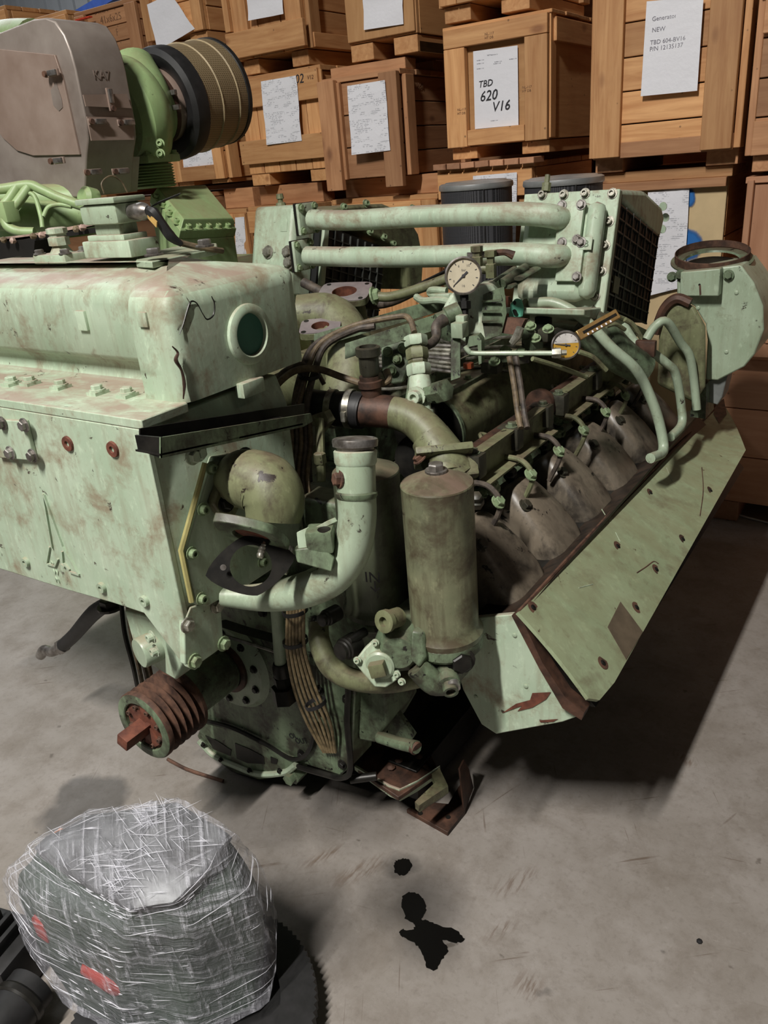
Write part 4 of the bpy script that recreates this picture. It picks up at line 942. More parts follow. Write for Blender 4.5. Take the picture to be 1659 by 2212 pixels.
# --- charge-air cooler, left
O2 = V((-1.605,1.955,1.298))
def ic2(w_, dep, dn): return O2+V((-w_,0,0))+dv_*dep+uv_*dn
def icbox2(w0, w1, d0, d1, n0, n1): return MB().loft([[ic2(w_, d0, n0), ic2(w_, d1, n0), ic2(w_, d1, n1), ic2(w_, d0, n1)] for w_ in (w0, w1)])
icl = part('charge_cooler', icbox2(-.02,.17,.08,.44,.03,.27), M_core)
hb2 = part('header_box', icbox2(0,.165,-.02,.09,-.008,.262), M_green, icl, bevel=.016)
part('front_flange', icbox2(-.03,.19,.09,.115,-.012,.285), M_green, icl, bevel=.003)
for k in range(1, 8):
    dep = .11+.30*k/7.2; part('grille_bar', icbox2(-.026,-.02,dep,dep+.004,.035,.268), M_gridbar, icl)
for k in range(1, 9):
    dn = .03+.24*k/8; part('grille_bar', icbox2(-.025,-.02,.115,.44,dn,dn+.004), M_gridbar, icl)
h2 = [pln(x, y, O2+V((.03,0,0)), (1,0,0)) for x, y in ((718,452),(760,442),(830,440),(878,460),(905,505),(916,560),(912,625),(885,625),(880,540),(730,478))]
hl = part('rear_header', MB().prism(h2, (-.17,0,0)), M_green_olive, icl, bevel=.010)
for x, y in ((742,448),(790,440),(890,450),(798,500),(828,512),(848,527)): bolt(hl, pln(x, y, O2+V((.03,0,0)), (1,0,0)), (1,-.2,.2), .009, 'cap', M_bolt)
fn2 = -dv_
for x, y in ((580,545),(622,545),(625,568)): bolt(hb2, pln(x, y, ic2(0,-.02,0), fn2), fn2, .013, 'hex', M_zinc)
part('bleed_screw', MB().lathe(px(607,444,Y=1.99), PZ, [(.016,0),(.014,.008),(.008,.010),(.008,.018),(.012,.020),(.010,.034)], 8), M_green_olive, icl)
part('cast_badge', MB().box(pln(614,487,ic2(0,-.02,0),fn2), (.026,.036,.003), orient(fn2), bev=.001), M_green, hb2)
# --- cross pipes between the coolers
for k, (ya, yb, yc, fx, fy, lx) in enumerate(((474,463,462,1236,482,664), (553,550,549,1218,562,655))):
    yy = 1.885-.03*k
    path = [px(lx+10, ya, Y=yy+.02), px(760, ya+2, Y=yy+.005), px(900, yb+5, Y=yy), px(1050, yb, Y=yy), px(1130, yc, Y=yy), px(1185, yc+4, Y=yy+.008), px(1215, fy-8, Y=yy+.04), px(1232, fy, Y=yy+.10)]
    cpipe = part('cross_pipe', MB().tube(path, .0275, 24), M_green)
    pf = px(lx, ya-2, Y=yy+.02)
    part('pipe_flange', MB().box(pf, (.010,.085,.085), bev=.003), M_green, cpipe)
    part('flange_gasket', MB().box(pf+V((-.009,0,0)), (.008,.088,.088), bev=.002), M_dark, cpipe)
    for dy, dz in ((-.032,.032), (-.032,-.032), (.032,.032), (.032,-.032)): bolt(cpipe, pf+V((.005,dy,dz)), PX_, .0075, 'hex', M_bolt)
    f2 = pln(1232, fy, ic(0,-.057,0), fn)
    pf2 = part('pipe_flange', MB().box(f2, (.062,.100,.012), orient(fn), bev=.003), M_green, cpipe)
    for sx_, su in ((.024,-.04), (.024,.04), (-.024,.04)): bolt(pf2, f2+V((sx_,0,0))-uv_*su+fn*.006, fn, .008, 'hex', M_steel)
part('cooler_stand', MB().prism([px(x, y, Y=2.05) for x, y in ((1150,640),(1290,665),(1290,700),(1150,690))], (0,.25,0)), M_green_grimy)
# --- black air-filter cartridges at the rear
M_mesh = None
def mesh_mat(name, c0, c1, sc):
    n = NT(name); p = n.pos((sc,sc,sc))
    sx = n.n('ShaderNodeSeparateXYZ', i_0=p)
    f = n.n('ShaderNodeMath', operation='FRACT', i_0=sx.outputs[2]).outputs[0]
    g = n.n('ShaderNodeMath', operation='FRACT', i_0=n.math('MULTIPLY', n.math('SUBTRACT', sx.outputs[0], sx.outputs[1]), .8)).outputs[0]
    k = n.math('MAXIMUM', n.ramp(f, .55, .7), n.ramp(g, .55, .7))
    n.bump(k, .5, .002); return n.done(n.mix(k, c0, c1), .5, .3)
M_mesh = mesh_mat('black_wire_mesh', S(26,26,28), S(84,84,88), 260)
M_alu = plain('dull_aluminium', S(176,178,178), .4, .6, .1, 20)
for (x, yt, yb, Y_, r_, col_) in ((1028,398,600,2.74,.128,0), (1217,388,560,2.70,.128,1)):
    p = px(x, yt, Y=Y_); zb = px(x, yb, Y=Y_).z
    af = part('air_filter', MB().lathe(V((p.x,p.y,zb)), PZ, [(r_,0),(r_,p.z-zb-.012)], 48), M_mesh)
    part('filter_lid', MB().lathe(V((p.x,p.y,p.z-.014)), PZ, [(r_+.004,0),(r_+.006,.006),(r_+.004,.018),(r_-.004,.022),(r_-.012,.021),(r_-.02,.026),(.001,.030)], 48), M_alu, af)
    part('filter_seam', MB().bounds((p.x+r_*.62,p.y-r_*.80,zb), (p.x+r_*.66,p.y-r_*.76,p.z-.012)), M_black, af)
    part('filter_base', MB().lathe(V((p.x,p.y,zb)), (0,0,-1), [(r_+.004,0),(r_+.004,.02),(.09,.05),(.07,.12),(.07,zb-.80)], 36), M_green_grimy, af)
part('flywheel_housing', MB().loft([xz([(-.38,.10),(.38,.10),(.44,.40),(.36,.74),(.20,.88),(-.20,.88),(-.36,.74),(-.44,.40)], y) for y in (2.42, 2.86)]), M_green_grimy, bevel=.01)
# --- long air manifold in the vee
m0 = V((-.92,1.494,.818)); MR = .088
mf = part('air_manifold', MB().loft([[m0+V((math.cos(a)*MR*(1.0), y, math.sin(a)*MR*1.06)) for a in [2*math.pi*k/36 for k in range(36)]] for y in (0, .9)]), M_green_olive, smooth=50)
part('manifold_seam', MB().bounds((m0.x+.060,m0.y-.01,m0.z-.062), (m0.x+.075,m0.y+.9,m0.z-.050)), M_dark, mf)
part('manifold_end', MB().lathe(m0, NY, [(MR+.004,-.01),(MR+.004,.004),(MR-.01,.006),(.001,.006)], 40), M_dark, mf)
part('end_bead', MB().lathe(m0, NY, [(MR,-.014),(MR+.007,-.010),(MR+.007,.0),(MR,.004)], 40), M_green_grimy, mf)
rl = part('bracket_rail', MB().bounds((m0.x-.03,m0.y-.02,m0.z+.078), (m0.x+.045,m0.y+.80,m0.z+.092)), M_green_grimy, bevel=.002)
part('rail_upstand', MB().bounds((m0.x-.03,m0.y-.02,m0.z+.092), (m0.x-.024,m0.y+.5,m0.z+.12)), M_green_grimy, rl)
for k in range(7): bolt(rl, V((m0.x+.03,m0.y+.03+k*.12,m0.z+.092)), PZ, .007, 'hex', M_bolt)
part('vee_cover', MB().bounds((-1.36,1.2,.60), (-1.02,2.4,.70)), M_green_grimy, bevel=.01)
part('air_manifold', MB().loft([[V((-1.52,1.45,.82))+V((math.cos(a)*MR, y, math.sin(a)*MR)) for a in [2*math.pi*k/28 for k in range(28)]] for y in (0, .95)]), M_green_olive, smooth=50)
# injection pump on the vee with its bundle of steel pipes
ip = part('injection_pump', MB().bounds((-1.27,1.50,.70), (-1.07,2.15,.86), bev=.012), M_green_grimy)
for k in range(12):
    y = 1.53+k*.052; hx = -1.12
    part('pump_delivery', MB().lathe(V((hx,y,.86)), PZ, [(.014,0),(.014,.02),(.011,.022),(.011,.05),(.006,.052)], 6), M_steel, ip)
for k in range(6):
    z = .90+.012*k
    part('fuel_pipe', MB().tube([V((-1.12,1.53+k*.10,.905)), V((-1.10,1.50+k*.09,z+.02)), V((-1.02,1.50+k*.07,z+.012)), V((-.92,1.66+k*.06,z+.005)), V((-.86,1.72+k*.08,z-.02))], .0042, 7), M_zinc, ip)
# --- coolant rail sections above the heads
for k, (ya, yb) in enumerate(((1.30,1.70), (1.745,2.26))):
    z = .825; X_ = -.735
    rs = part('water_rail', MB().lathe(V((X_,ya,z)), (0,1,0), [(.001,-.012),(.018,-.010),(.026,0),(.026,yb-ya),(.018,yb-ya+.01),(.001,yb-ya+.012)], 24), M_rustpipe)
    part('rail_angle', MB().prism([V((X_+.028,ya+.02,z+.018)), V((X_+.032,ya+.02,z+.018)), V((X_+.032,ya+.02,z-.03)), V((X_+.060,ya+.02,z-.034)), V((X_+.060,ya+.02,z-.038)), V((X_+.028,ya+.02,z-.034))], (0,yb-ya-.04,0)), M_green_olive, rs)
    part('rail_top_strip', MB().bounds((X_+.014,ya+.03,z+.022), (X_+.04,yb-.03,z+.028)), M_green_olive, rs)
    for yy in (ya+.02, (ya+yb)/2, yb-.03):
        rb = part('rail_block', MB().box(V((X_+.022,yy,z+.004)), (.050,.034,.050), bev=.004), M_head, rs)
        bolt(rb, V((X_+.026,yy,z+.028)), PZ, .009, 'hex', M_green_grimy)
    part('rail_end_cap', MB().lathe(V((X_-.01,yb+.03,z+.01)), NY, [(.034,-.02),(.036,0),(.034,.004),(.001,.006)], 24), M_rustpipe, rs)
# black rocker clutter: small hoses between rail and covers
for k in range(7):
    y = 1.30+k*.155
    cl = part('leak_pipe', MB().tube([V((-.715,y,.80)), V((-.66,y-.01,.80)), V((-.635,y-.015,.765)), V((-.66,y-.02,.70))], .006, 8), M_green_olive if k % 2 else M_cabledark)
    bolt(cl, V((-.64,y-.015,.772)), (.7,-.1,.7), .010, 'hex', M_bolt)
# --- rusty water pipe with clamps feeding the front elbow
wp = [px(655,870,D=1.72), px(700,880,D=1.70), px(770,886,D=1.68), px(840,890,D=1.66), px(890,905,D=1.64), px(930,940,D=1.62), px(955,985,D=1.60), px(968,1030,D=1.58)]
wpipe = part('water_pipe', MB().tube(wp[2:], [.034,.034,.036,.038,.039,.038], 28), M_green_olive)
rp = part('rusty_pipe_end', MB().tube(wp[2:5], [.0348,.0352,.030], 28), M_rustpipe, wpipe)
part('rubber_sleeve', MB().tube(wp[:3]+[px(785,888,D=1.675)], [.034,.036,.040,.039], 24), M_black, wpipe)
for x, D_, ang in ((718,1.695,0), (757,1.685,0)):
    p = px(x, 883, D=D_); a_ = (wp[3]-wp[1]).normalized()
    c_ = part('hose_clamp', MB().lathe(p, a_, [(.0395,-.007),(.0425,-.007),(.0425,.007),(.0395,.007)], 36), M_zinc, wpipe)
    part('clamp_screw', MB().box(p+V((.012,-.040,-.004)), (.012,.014,.022), bev=.003), M_zinc, c_)
tee = px(805,872,D=1.67)
part('tee_stub', MB().lathe(tee, (-.03,0,1), [(.022,0),(.022,.035),(.026,.037),(.026,.05),(.022,.052),(.022,.06)], 24), M_rustpipe, wpipe)
part('tee_valve', MB().lathe(tee+V((0,0,.06)), PZ, [(.016,0),(.021,.008),(.021,.04),(.026,.044),(.026,.06),(.022,.062),(.018,.062),(.018,.055)], 20), M_head, wpipe)
el2 = part('lower_elbow', MB().tube([px(930,945,D=1.615), px(958,990,D=1.60), px(985,1030,D=1.60)], [.042,.048,.050], 24), M_green_olive)
part('square_collar', MB().box(px(957,985,D=1.585), (.115,.085,.016), orient((.35,-.45,-.6)), bev=.004), M_green_olive, el2)
bolt(el2, px(908,993,D=1.56), (-.4,-.3,.7), .010, 'hex', M_rust)
part('collar_body', MB().box(px(975,1015,D=1.60), (.10,.075,.06), orient((.35,-.45,-.6)), bev=.006), M_green_olive, el2)
# --- upright valve
v0 = px(915,900,D=1.66); vtop = px(897,725,D=1.66); va = (vtop-v0).normalized(); L_ = (vtop-v0).length
uvv = part('drain_valve', MB().lathe(v0, va, [(.024,0),(.024,.012),(.018,.014),(.018,.03),(.024,.034),(.026,.06),(.022,.085),(.018,.09)], 16), M_green)
for h0, h1, r_ in ((.088,.112,.026), (.112,.122,.021), (.122,.145,.024), (.145,.152,.019), (.150,L_,.025)):
    part('valve_nut', MB().lathe(v0+va*h0, va, [(r_*.93,0),(r_,.003),(r_,h1-h0-.003),(r_*.93,h1-h0)], 6), M_green if r_ > .0245 else M_green_olive, uvv)
part('valve_branch', MB().lathe(v0+va*.045, (.8,-.2,.25), [(.018,0),(.018,.05),(.024,.052),(.024,.075),(.016,.078)], 6), M_green_grimy, uvv)
bolt(uvv, v0+va*.05+V((.004,-.024,0)), (.1,-1,.1), .014, 'cap', M_green)
part('strap', MB().strip([px(865,735,D=1.66), px(882,742,D=1.66), px(884,800,D=1.66), px(876,860,D=1.66), px(890,880,D=1.655)], (.022,0,0), (0,.003,0)), M_green_grimy, uvv)
# --- angled cable trays (two sheet rails)
for (a_, b_, h_, D0, D1) in (((678,722),(962,640),30,1.86,1.92), ((745,742),(985,665),34,1.80,1.82)):
    q0, q1 = px(*a_, D=D0), px(*b_, D=D1); q2, q3 = px(b_[0], b_[1]+h_, D=D1), px(a_[0], a_[1]+h_, D=D0)
    part('cable_rail', MB().prism([q0, q1, q2, q3], V((.3,.9,.1)).normalized()*.003), M_green_grimy, bevel=.0008)
# --- open exhaust flanges
def oflange(x, y, Z_, L1, W1, ang, stem):
    c_ = px(x, y, Z=Z_); n_ = V((.12,-.22,.96)).normalized()
    a1 = V((math.cos(ang), math.sin(ang), 0)); a1 = (a1-n_*a1.dot(n_)).normalized(); a2 = n_.cross(a1)
    N = 48; out = []
    for k in range(N):
        t = 2*math.pi*(k+.5)/N; cc, ss = math.cos(t), math.sin(t); r_ = 1/((abs(cc)/L1)**6+(abs(ss)/W1)**6)**(1/6); out.append(c_+a1*cc*r_+a2*ss*r_)
    inn = [c_+(a1*math.cos(2*math.pi*(k+.5)/N)+a2*math.sin(2*math.pi*(k+.5)/N))*W1*.56 for k in range(N)]
    pl_ = part('exhaust_branch', MB().tube(stem(c_, n_), [W1*.75,W1*.72,W1*.62,W1*.7], 24), M_green_olive)
    part('branch_flange', MB().ringplate(out, inn, -n_*.018), M_green_olive, pl_, bevel=.0015)
    mc = MB().ringplate([p+n_*.0008 for p in out], [p+n_*.0008 for p in inn], n_*.0006)
    part('machined_face', mc, plain('machined_flange_face', S(172,160,162), .35, .5, .1, 40), pl_)
    part('rusty_bore', MB().lathe(c_-n_*.02, n_, [(W1*.56,-.02),(W1*.56,.021),(W1*.545,.021),(W1*.545,-.018),(.001,-.018)], 36), M_redrust, pl_)
    for sx_ in (-1, 1):
        for sy_ in (-1, 1): part('bolt_hole', MB().lathe(c_+a1*sx_*L1*.76+a2*sy_*W1*.76+n_*.001, n_, [(.0065,0),(.0065,.0012)], 12), M_dark, pl_)
    return c_, n_, pl_
c_, n_, pl_ = oflange(744, 630, 1.085, .072, .062, math.radians(22), lambda c, n: [c-n*.016, c-n*.08+V((.02,-.01,0)), c-n*.20+V((.02,-.03,0)), c-n*.34+V((.02,-.05,0))])
bolt(pl_, px(806,640,D=2.12), (.9,.2,.2), .016, 'hex', M_bolt, 'union_nut')
ho = part('braided_hose', MB().tube([px(806,640,D=2.12), px(850,640,D=2.1), px(930,615,D=2.05), px(1010,585,D=2.0), px(1060,580,D=1.98)], .013, 12), M_green_olive)
part('dark_hose', MB().tube([px(655,610,D=2.3), px(740,650,D=2.25), px(830,655,D=2.2), px(920,615,D=2.15), px(1000,575,D=2.1), px(1050,548,D=2.05)], .014, 12), M_cabledark)
oflange(692, 704, 1.05, .050, .040, math.radians(30), lambda c, n: [c-n*.016, c-n*.06, c-n*.12, c-n*.22])
part('exhaust_log', MB().tube([px(640,680,D=2.0), px(720,690,D=2.0), px(760,780,D=1.95), px(740,900,D=1.9)], [.05,.06,.065,.06], 20), M_green_olive)
part('turbo_stub', MB().tube([px(700,660,D=2.2), px(660,668,D=2.2), px(640,672,D=2.2)], .012, 10), M_green)
# --- pressure gauge block
def gauge(x, y, D_, n_, r_, ang, dialc, parent=None, name='pressure_gauge', liquid=False):
    c_ = px(x, y, D=D_); n_ = V(n_).normalized(); Mx = orient(n_, (0,0,1)); up_ = V(Mx.col[1]); rt = V(Mx.col[0])
    g = part(name, MB().lathe(c_, n_, [(r_*.95,-.024),(r_,-.020),(r_,-.004),(r_*1.06,-.002),(r_*1.07,.006),(r_*.98,.008),(r_*.93,.005),(r_*.93,.001),(.001,.001)], 48), M_steel)
    part('dial', MB().lathe(c_+n_*.0013, n_, [(r_*.93,0),(r_*.93,.0006)], 40), dialc, g)
    if liquid: part('dial_upper', MB().prism([c_+n_*.0020+(rt*math.cos(t)+up_*math.sin(t))*r_*.92 for t in [.15+k*(math.pi-.30)/16 for k in range(17)]], n_*.0004), plain('grey_air_gap', S(190,186,182), .3), g)
    for k in range(9):
        a = math.radians(225-k*270/8+ (0)); d = rt*math.cos(a)+up_*math.sin(a); s_ = n_.cross(d)
        p = c_+n_*.0020; w_ = .0007 if r_ < .035 else .0009
        part('tick', MB().prism([p+d*r_*.72-s_*w_, p+d*r_*.72+s_*w_, p+d*r_*.84+s_*w_, p+d*r_*.84-s_*w_], n_*.0004), M_ink, g, smooth=0)
    if not liquid:
        for t_, dx, dy in (('bar', -.10, .25), ('16', -.12, -.62), ('0', -.60, -.34), ('6', -.30, .48), ('10', .18, .48)):
            text('dial_print', t_, M_ink, g, c_+n_*.0020+rt*r_*dx+up_*r_*dy, r_*.2, rt, up_, depth=.0002)
    a = math.radians(ang); d = rt*math.cos(a)+up_*math.sin(a); s_ = n_.cross(d); p = c_+n_*.0030
    nd = part('needle', MB().prism([p-d*r_*.32-s_*r_*.06, p-d*r_*.32+s_*r_*.06, p+s_*r_*.05, p+d*r_*.80+s_*r_*.008, p+d*r_*.80-s_*r_*.008, p-s_*r_*.05], n_*.0007), M_ink, g, smooth=0)
    part('needle_hub', MB().lathe(p, n_, [(r_*.09,0),(r_*.09,.002)], 14), M_ink, g)
    return g, c_, n_, rt, up_
M_dial = plain('aged_cream_dial', S(188,178,154), .4, 0, .06, 30)
M_amber = plain('amber_filled_dial', S(176,136,50), .25, 0, .1, 30)
g1, gc1, gn1, grt, gup = gauge(1001, 596, 1.74, (.42,-.86,.22), .0385, 222, M_dial)
part('gauge_stem', MB().lathe(gc1-gup*.040-gn1*.012, -gup, [(.010,0),(.010,.012),(.015,.014),(.015,.03),(.009,.032),(.009,.05)], 8), M_dark, g1)
gb = part('gauge_manifold', MB().prism([px(x, y, D=1.80) for x, y in ((955,665),(975,632),(1020,628),(1035,615),(1060,612),(1082,650),(1082,715),(1060,735),(1010,745),(965,718))], V((-.25,.95,0))*.07), M_green, bevel=.008)
part('gauge_side_plate', MB().prism([px(x, y, D=1.79) for x, y in ((1042,636),(1076,622),(1082,680),(1070,728),(1048,735),(1040,690))], V((.5,.6,.1))*.02), M_green_grimy, gb, bevel=.003)
for k in range(3): part('cast_rib', MB().box(px(1060,650+k*22,D=1.78), (.040,.006,.004), Matrix.Rotation(.5,3,'Z')), M_green_grimy, gb)
part('inlet_port', MB().lathe(px(975,680,D=1.77), (-.6,-.6,-.25), [(.022,-.02),(.022,.012),(.017,.014),(.017,.035)], 16), M_green_grimy, gb)
part('cable_boot', MB().tube([px(960,690,D=1.74), px(943,705,D=1.73), px(942,730,D=1.72), px(925,745,D=1.70), px(905,742,D=1.69)], [.014,.012,.010,.010,.009], 12), M_cabledark, gb)
part('valve_body', MB().box(px(993,712,D=1.74), (.03,.03,.034), bev=.004), M_green_smooth, gb)
part('valve_body', MB().box(px(998,690,D=1.745), (.022,.022,.02), bev=.003), M_green, gb)
stb = part('gauge_bracket', MB().prism([px(x, y, D=1.75) for x, y in ((974,730),(994,730),(994,815),(974,822))], V((-.2,.9,0))*.004), M_green_grimy)
part('bracket_lug', MB().prism([px(x, y, D=1.75) for x, y in ((1005,728),(1032,724),(1040,735),(1040,785),(1034,788),(1032,745),(1010,750))], V((-.2,.9,0))*.03), M_green_grimy, stb)
part('copper_nut', MB().lathe(px(1012,795,D=1.80), PZ, [(.012,0),(.012,.012)], 6), plain('copper_fitting', S(168,84,52), .4, .6), stb)
for (pts_) in ([(1060,548),(1030,552),(1010,555)], [(1060,548),(1090,545),(1110,552)]):
    part('tap_handle', MB().tube([px(x, y, D=1.80) for x, y in pts_], [.008,.007,.010], 8), M_rust if pts_[-1][0] > 1050 else M_steel, gb)
part('tap_body', MB().lathe(px(1031,575,D=1.80), PZ, [(.013,0),(.013,.02),(.010,.022),(.010,.03),(.014,.032),(.014,.044)], 6), M_green_olive, gb)
part('tap_body', MB().lathe(px(1061,600,D=1.81), PZ, [(.012,0),(.012,.03),(.009,.032),(.009,.045),(.014,.047),(.014,.06)], 6), M_green_olive, gb)
part('curl_pipe', MB().tube([px(900,642,D=1.95), px(915,650,D=1.9), px(950,648,D=1.85), px(975,652,D=1.82)], .009, 10), M_green_smooth, gb)
part('curl_pipe', MB().tube([px(965,628,D=1.86), px(935,626,D=1.88), px(928,632,D=1.9), px(940,640,D=1.88), px(975,640,D=1.82)], .008, 10), M_green_smooth, gb)
# throttle shaft and levers right of the gauge
lv = part('throttle_shaft', MB().tube([px(1085,612,D=1.83), px(1110,595,D=1.85), px(1135,578,D=1.88)], .011, 12), M_green_grimy)
for (a_, b_, r_) in (((1050,618),(1112,578),.008), ((1120,602),(1158,580),.013), ((1098,620),(1130,600),.012)):
    part('lever', MB().tube([px(*a_, D=1.83), px(*b_, D=1.90)], [r_, r_], 10, 0, flat=.4), M_green_grimy, lv)
tl = part('teal_link_plate', MB().prism([px(x, y, D=1.90) for x, y in ((1098,685),(1102,656),(1112,645),(1122,648),(1127,665),(1124,686))], V((.3,.9,0))*.010), plain('bright_teal_paint', S(92,168,142), .4, 0, .08, 30), bevel=.002)
for x, y, r_ in ((1112,654,.005), (1112,675,.008)): part('link_hole', MB().lathe(px(x, y, D=1.897), (-.3,-.9,0), [(r_,0),(r_,.001)], 12), M_dark, tl)
part('link_plate_back', MB().prism([px(x, y, D=1.93) for x, y in ((1120,690),(1124,655),(1132,646),(1140,660),(1138,692))], V((.3,.9,0))*.010), M_green_olive, tl)
part('brown_guard', MB().prism([px(x, y, D=1.80) for x, y in ((1064,716),(1078,684),(1134,690),(1118,724),(1100,722))], (0,.02,-.002)), M_rust, tl)
part('nipple', MB().tube([px(1105,742,D=1.76), px(1118,725,D=1.75), px(1124,708,D=1.74)], [.007,.010,.009], 8, 0), M_zinc, tl)
part('dark_block', MB().box(px(1174,698,D=1.95), (.035,.03,.035), bev=.003), M_dark, tl)
part('red_casing', MB().bounds(px(1082,700,D=1.98), px(1102,640,D=1.95)), M_redrust, tl)
# oil gauge on its long pipe, with a thermometer behind
g2, gc2, gn2, grt2, gup2 = gauge(1222, 746, 1.66, (.40,-.80,.36), .0285, 172, M_amber, liquid=True, name='oil_gauge')
gp = part('gauge_pipe', MB().tube([px(1005,748,D=1.70), px(1012,758,D=1.70), px(1025,763,D=1.70), px(1100,763,D=1.68), px(1196,763,D=1.64)], .0055, 10, 5), M_green_smooth)
part('pipe_nut', MB().lathe(px(1192,763,D=1.64), grt2, [(.010,0),(.011,.006),(.011,.018),(.006,.02),(.006,.030)], 6), M_zinc, gp)
ta, tb_ = px(1246,728,D=1.68), px(1332,680,D=1.70); td = (tb_-ta).normalized(); tn = (V((.4,-.8,.4))-td*V((.4,-.8,.4)).dot(td)).normalized(); tw = tn.cross(td)
M_brass = plain('tarnished_brass', S(186,150,96), .35, .7, .15, 40)
th = part('thermometer', MB().prism([ta+tw*.011, tb_+tw*.011, tb_-tw*.011, ta-tw*.011], tn*.010), M_brass, bevel=.0015)
part('thermometer_slot', MB().prism([ta+td*.012+tw*.003+tn*.0104, tb_-td*.006+tw*.003+tn*.0104, tb_-td*.006-tw*.003+tn*.0104, ta+td*.012-tw*.003+tn*.0104], tn*.0006), M_dark, th)
for k in range(6): part('scale_mark', MB().box(ta+td*(.020+.012*k)-tw*.0075*(1)+tn*.0108, (.0035,.0045,.0006), Matrix((td, tw, tn)).transposed()), M_paper_blank, th)
# --- curved water pipes at the right rear
wps = [([(1145,655,1.93),(1200,655,1.90),(1262,690,1.88),(1320,750,1.88),(1375,800,1.90),(1410,870,1.93),(1428,930,1.95),(1432,975,1.95),(1405,990,1.90)], .0125, 2),
       ([(1345,700,2.0),(1372,740,2.0),(1395,752,2.0),(1440,785,2.02),(1460,810,2.04),(1472,880,2.08),(1472,918,2.08),(1448,945,2.04)], .0115, 3),
       ([(1395,735,2.05),(1415,705,2.05),(1440,695,2.05),(1470,740,2.10),(1490,770,2.12),(1500,830,2.16),(1505,885,2.18)], .0115, 3)]
for pts_, r_, sm in wps: part('breather_pipe', MB().tube([px(x, y, D=D_) for x, y, D_ in pts_], r_, 14, 5), M_green_smooth)
part('pipe_clip', MB().box(px(1395,752,D=1.98), (.05,.02,.04), bev=.004), M_rustpipe)
part('thermostat_housing', MB().tube([px(1255,690,D=1.95), px(1290,720,D=1.95), px(1335,765,D=1.97), px(1390,800,D=2.0)], [.045,.05,.045,.04], 18), M_green_grimy)
for (a_, b_, r_) in (((1252,760),(1310,800),.006), ((1300,690),(1350,690),.006), ((1350,690),(1385,730),.006), ((1310,705),(1350,712),.005)):
    part('thin_pipe', MB().tube([px(*a_, D=1.85), px((a_[0]+b_[0])/2, (a_[1]+b_[1])/2-8, D=1.86), px(*b_, D=1.88)], r_, 8), M_green_olive)
part('thin_pipe', MB().tube([px(1150,775,D=1.70), px(1200,790,D=1.74), px(1255,810,D=1.8), px(1270,815,D=1.8)], .0055, 8), M_green_olive)
# two braided leads dropping to the heads
for dx in (0, 14):
    part('hanging_lead', MB().tube([px(1100+dx,770,D=1.72), px(1110+dx,830,D=1.72), px(1118+dx,890,D=1.72), px(1125+dx,925,D=1.70)], .0065, 8), M_cabledark if dx else M_cable)
# --- exhaust elbow housing, right rear
HY = 2.30
hp_ = [(1462,588),(1600,572),(1628,610),(1648,660),(1650,712),(1630,765),(1608,792),(1550,822),(1524,820),(1528,735),(1524,700),(1500,662),(1462,640)]
eh = part('exhaust_housing', MB().prism([px(x, y, Y=HY) for x, y in hp_], (0,.20,0)), M_green_smooth, bevel=.004)
rc = px(1538,556,Y=HY+.10)
rax = V((.03,-.20,.97)).normalized()
part('inlet_ring', MB().lathe(rc+V((0,0,-.004)), rax, [(.098,0),(.098,.020),(.096,.021),(.0955,.002)], 44), M_rust, eh)
part('ring_plate', MB().lathe(rc+V((0,0,-.010)), rax, [(.108,0),(.108,.004),(.075,.005),(.072,.0)], 44), M_green_grimy, eh)
part('inner_throat', MB().lathe(rc+V((0,0,-.012)), rax, [(.074,-.04),(.074,-.01),(.001,-.01)], 36), M_dark, eh)
jb = part('actuator_box', MB().prism([px(x, y, Y=HY-.035) for x, y in ((1470,588),(1556,580),(1552,640),(1468,640))], (0,.035,0)), M_green_smooth, eh, bevel=.003)
part('box_hole', MB().lathe(px(1511,615,Y=HY-.0355), NY, [(.003,-.001),(.003,.0006)], 10), M_dark, jb)
part('rust_run', MB().prism([px(x, y, Y=HY-.0358) for x, y in ((1510,616),(1514,616),(1515,636),(1511,638))], (0,-.0005,0)), M_rust, jb)
for x, y in ((1452,598),(1470,594),(1574,594)): bolt(eh, px(x, y, Y=HY-.004), NY, .009, 'hex', M_green_grimy)
for x, y in ((1591,632),(1569,760),(1508,665)): bolt(eh, px(x, y, Y=HY), NY, .006, 'rivet', M_green_smooth, 'rivet')
sh_ = [[px(x, y, Y=Y_) for x, y in ((1420,830),(1425,700),(1448,650),(1500,660),(1524,705),(1524,835),(1500,870))] for Y_ in (2.22, 2.42)]
part('turbine_shroud', MB().loft(sh_), M_green_olive, bevel=.01)
part('shroud_rim', MB().tube([px(x, y, Y=2.22) for x, y in ((1415,720),(1435,668),(1462,645),(1492,655))], .014, 8), M_rustpipe)
part('outlet_tail', MB().prism([px(x, y, Y=HY+.02) for x, y in ((1530,822),(1572,808),(1560,858),(1550,875),(1526,868))], (0,.08,0)), plain('grey_sheet_tail', S(120,124,122), .5, .1), bevel=.003)
part('turbine_leg', MB().prism([px(x, y, Y=2.28) for x, y in ((1500,840),(1526,830),(1524,905),(1490,900))], (0,.1,0)), M_green_grimy)
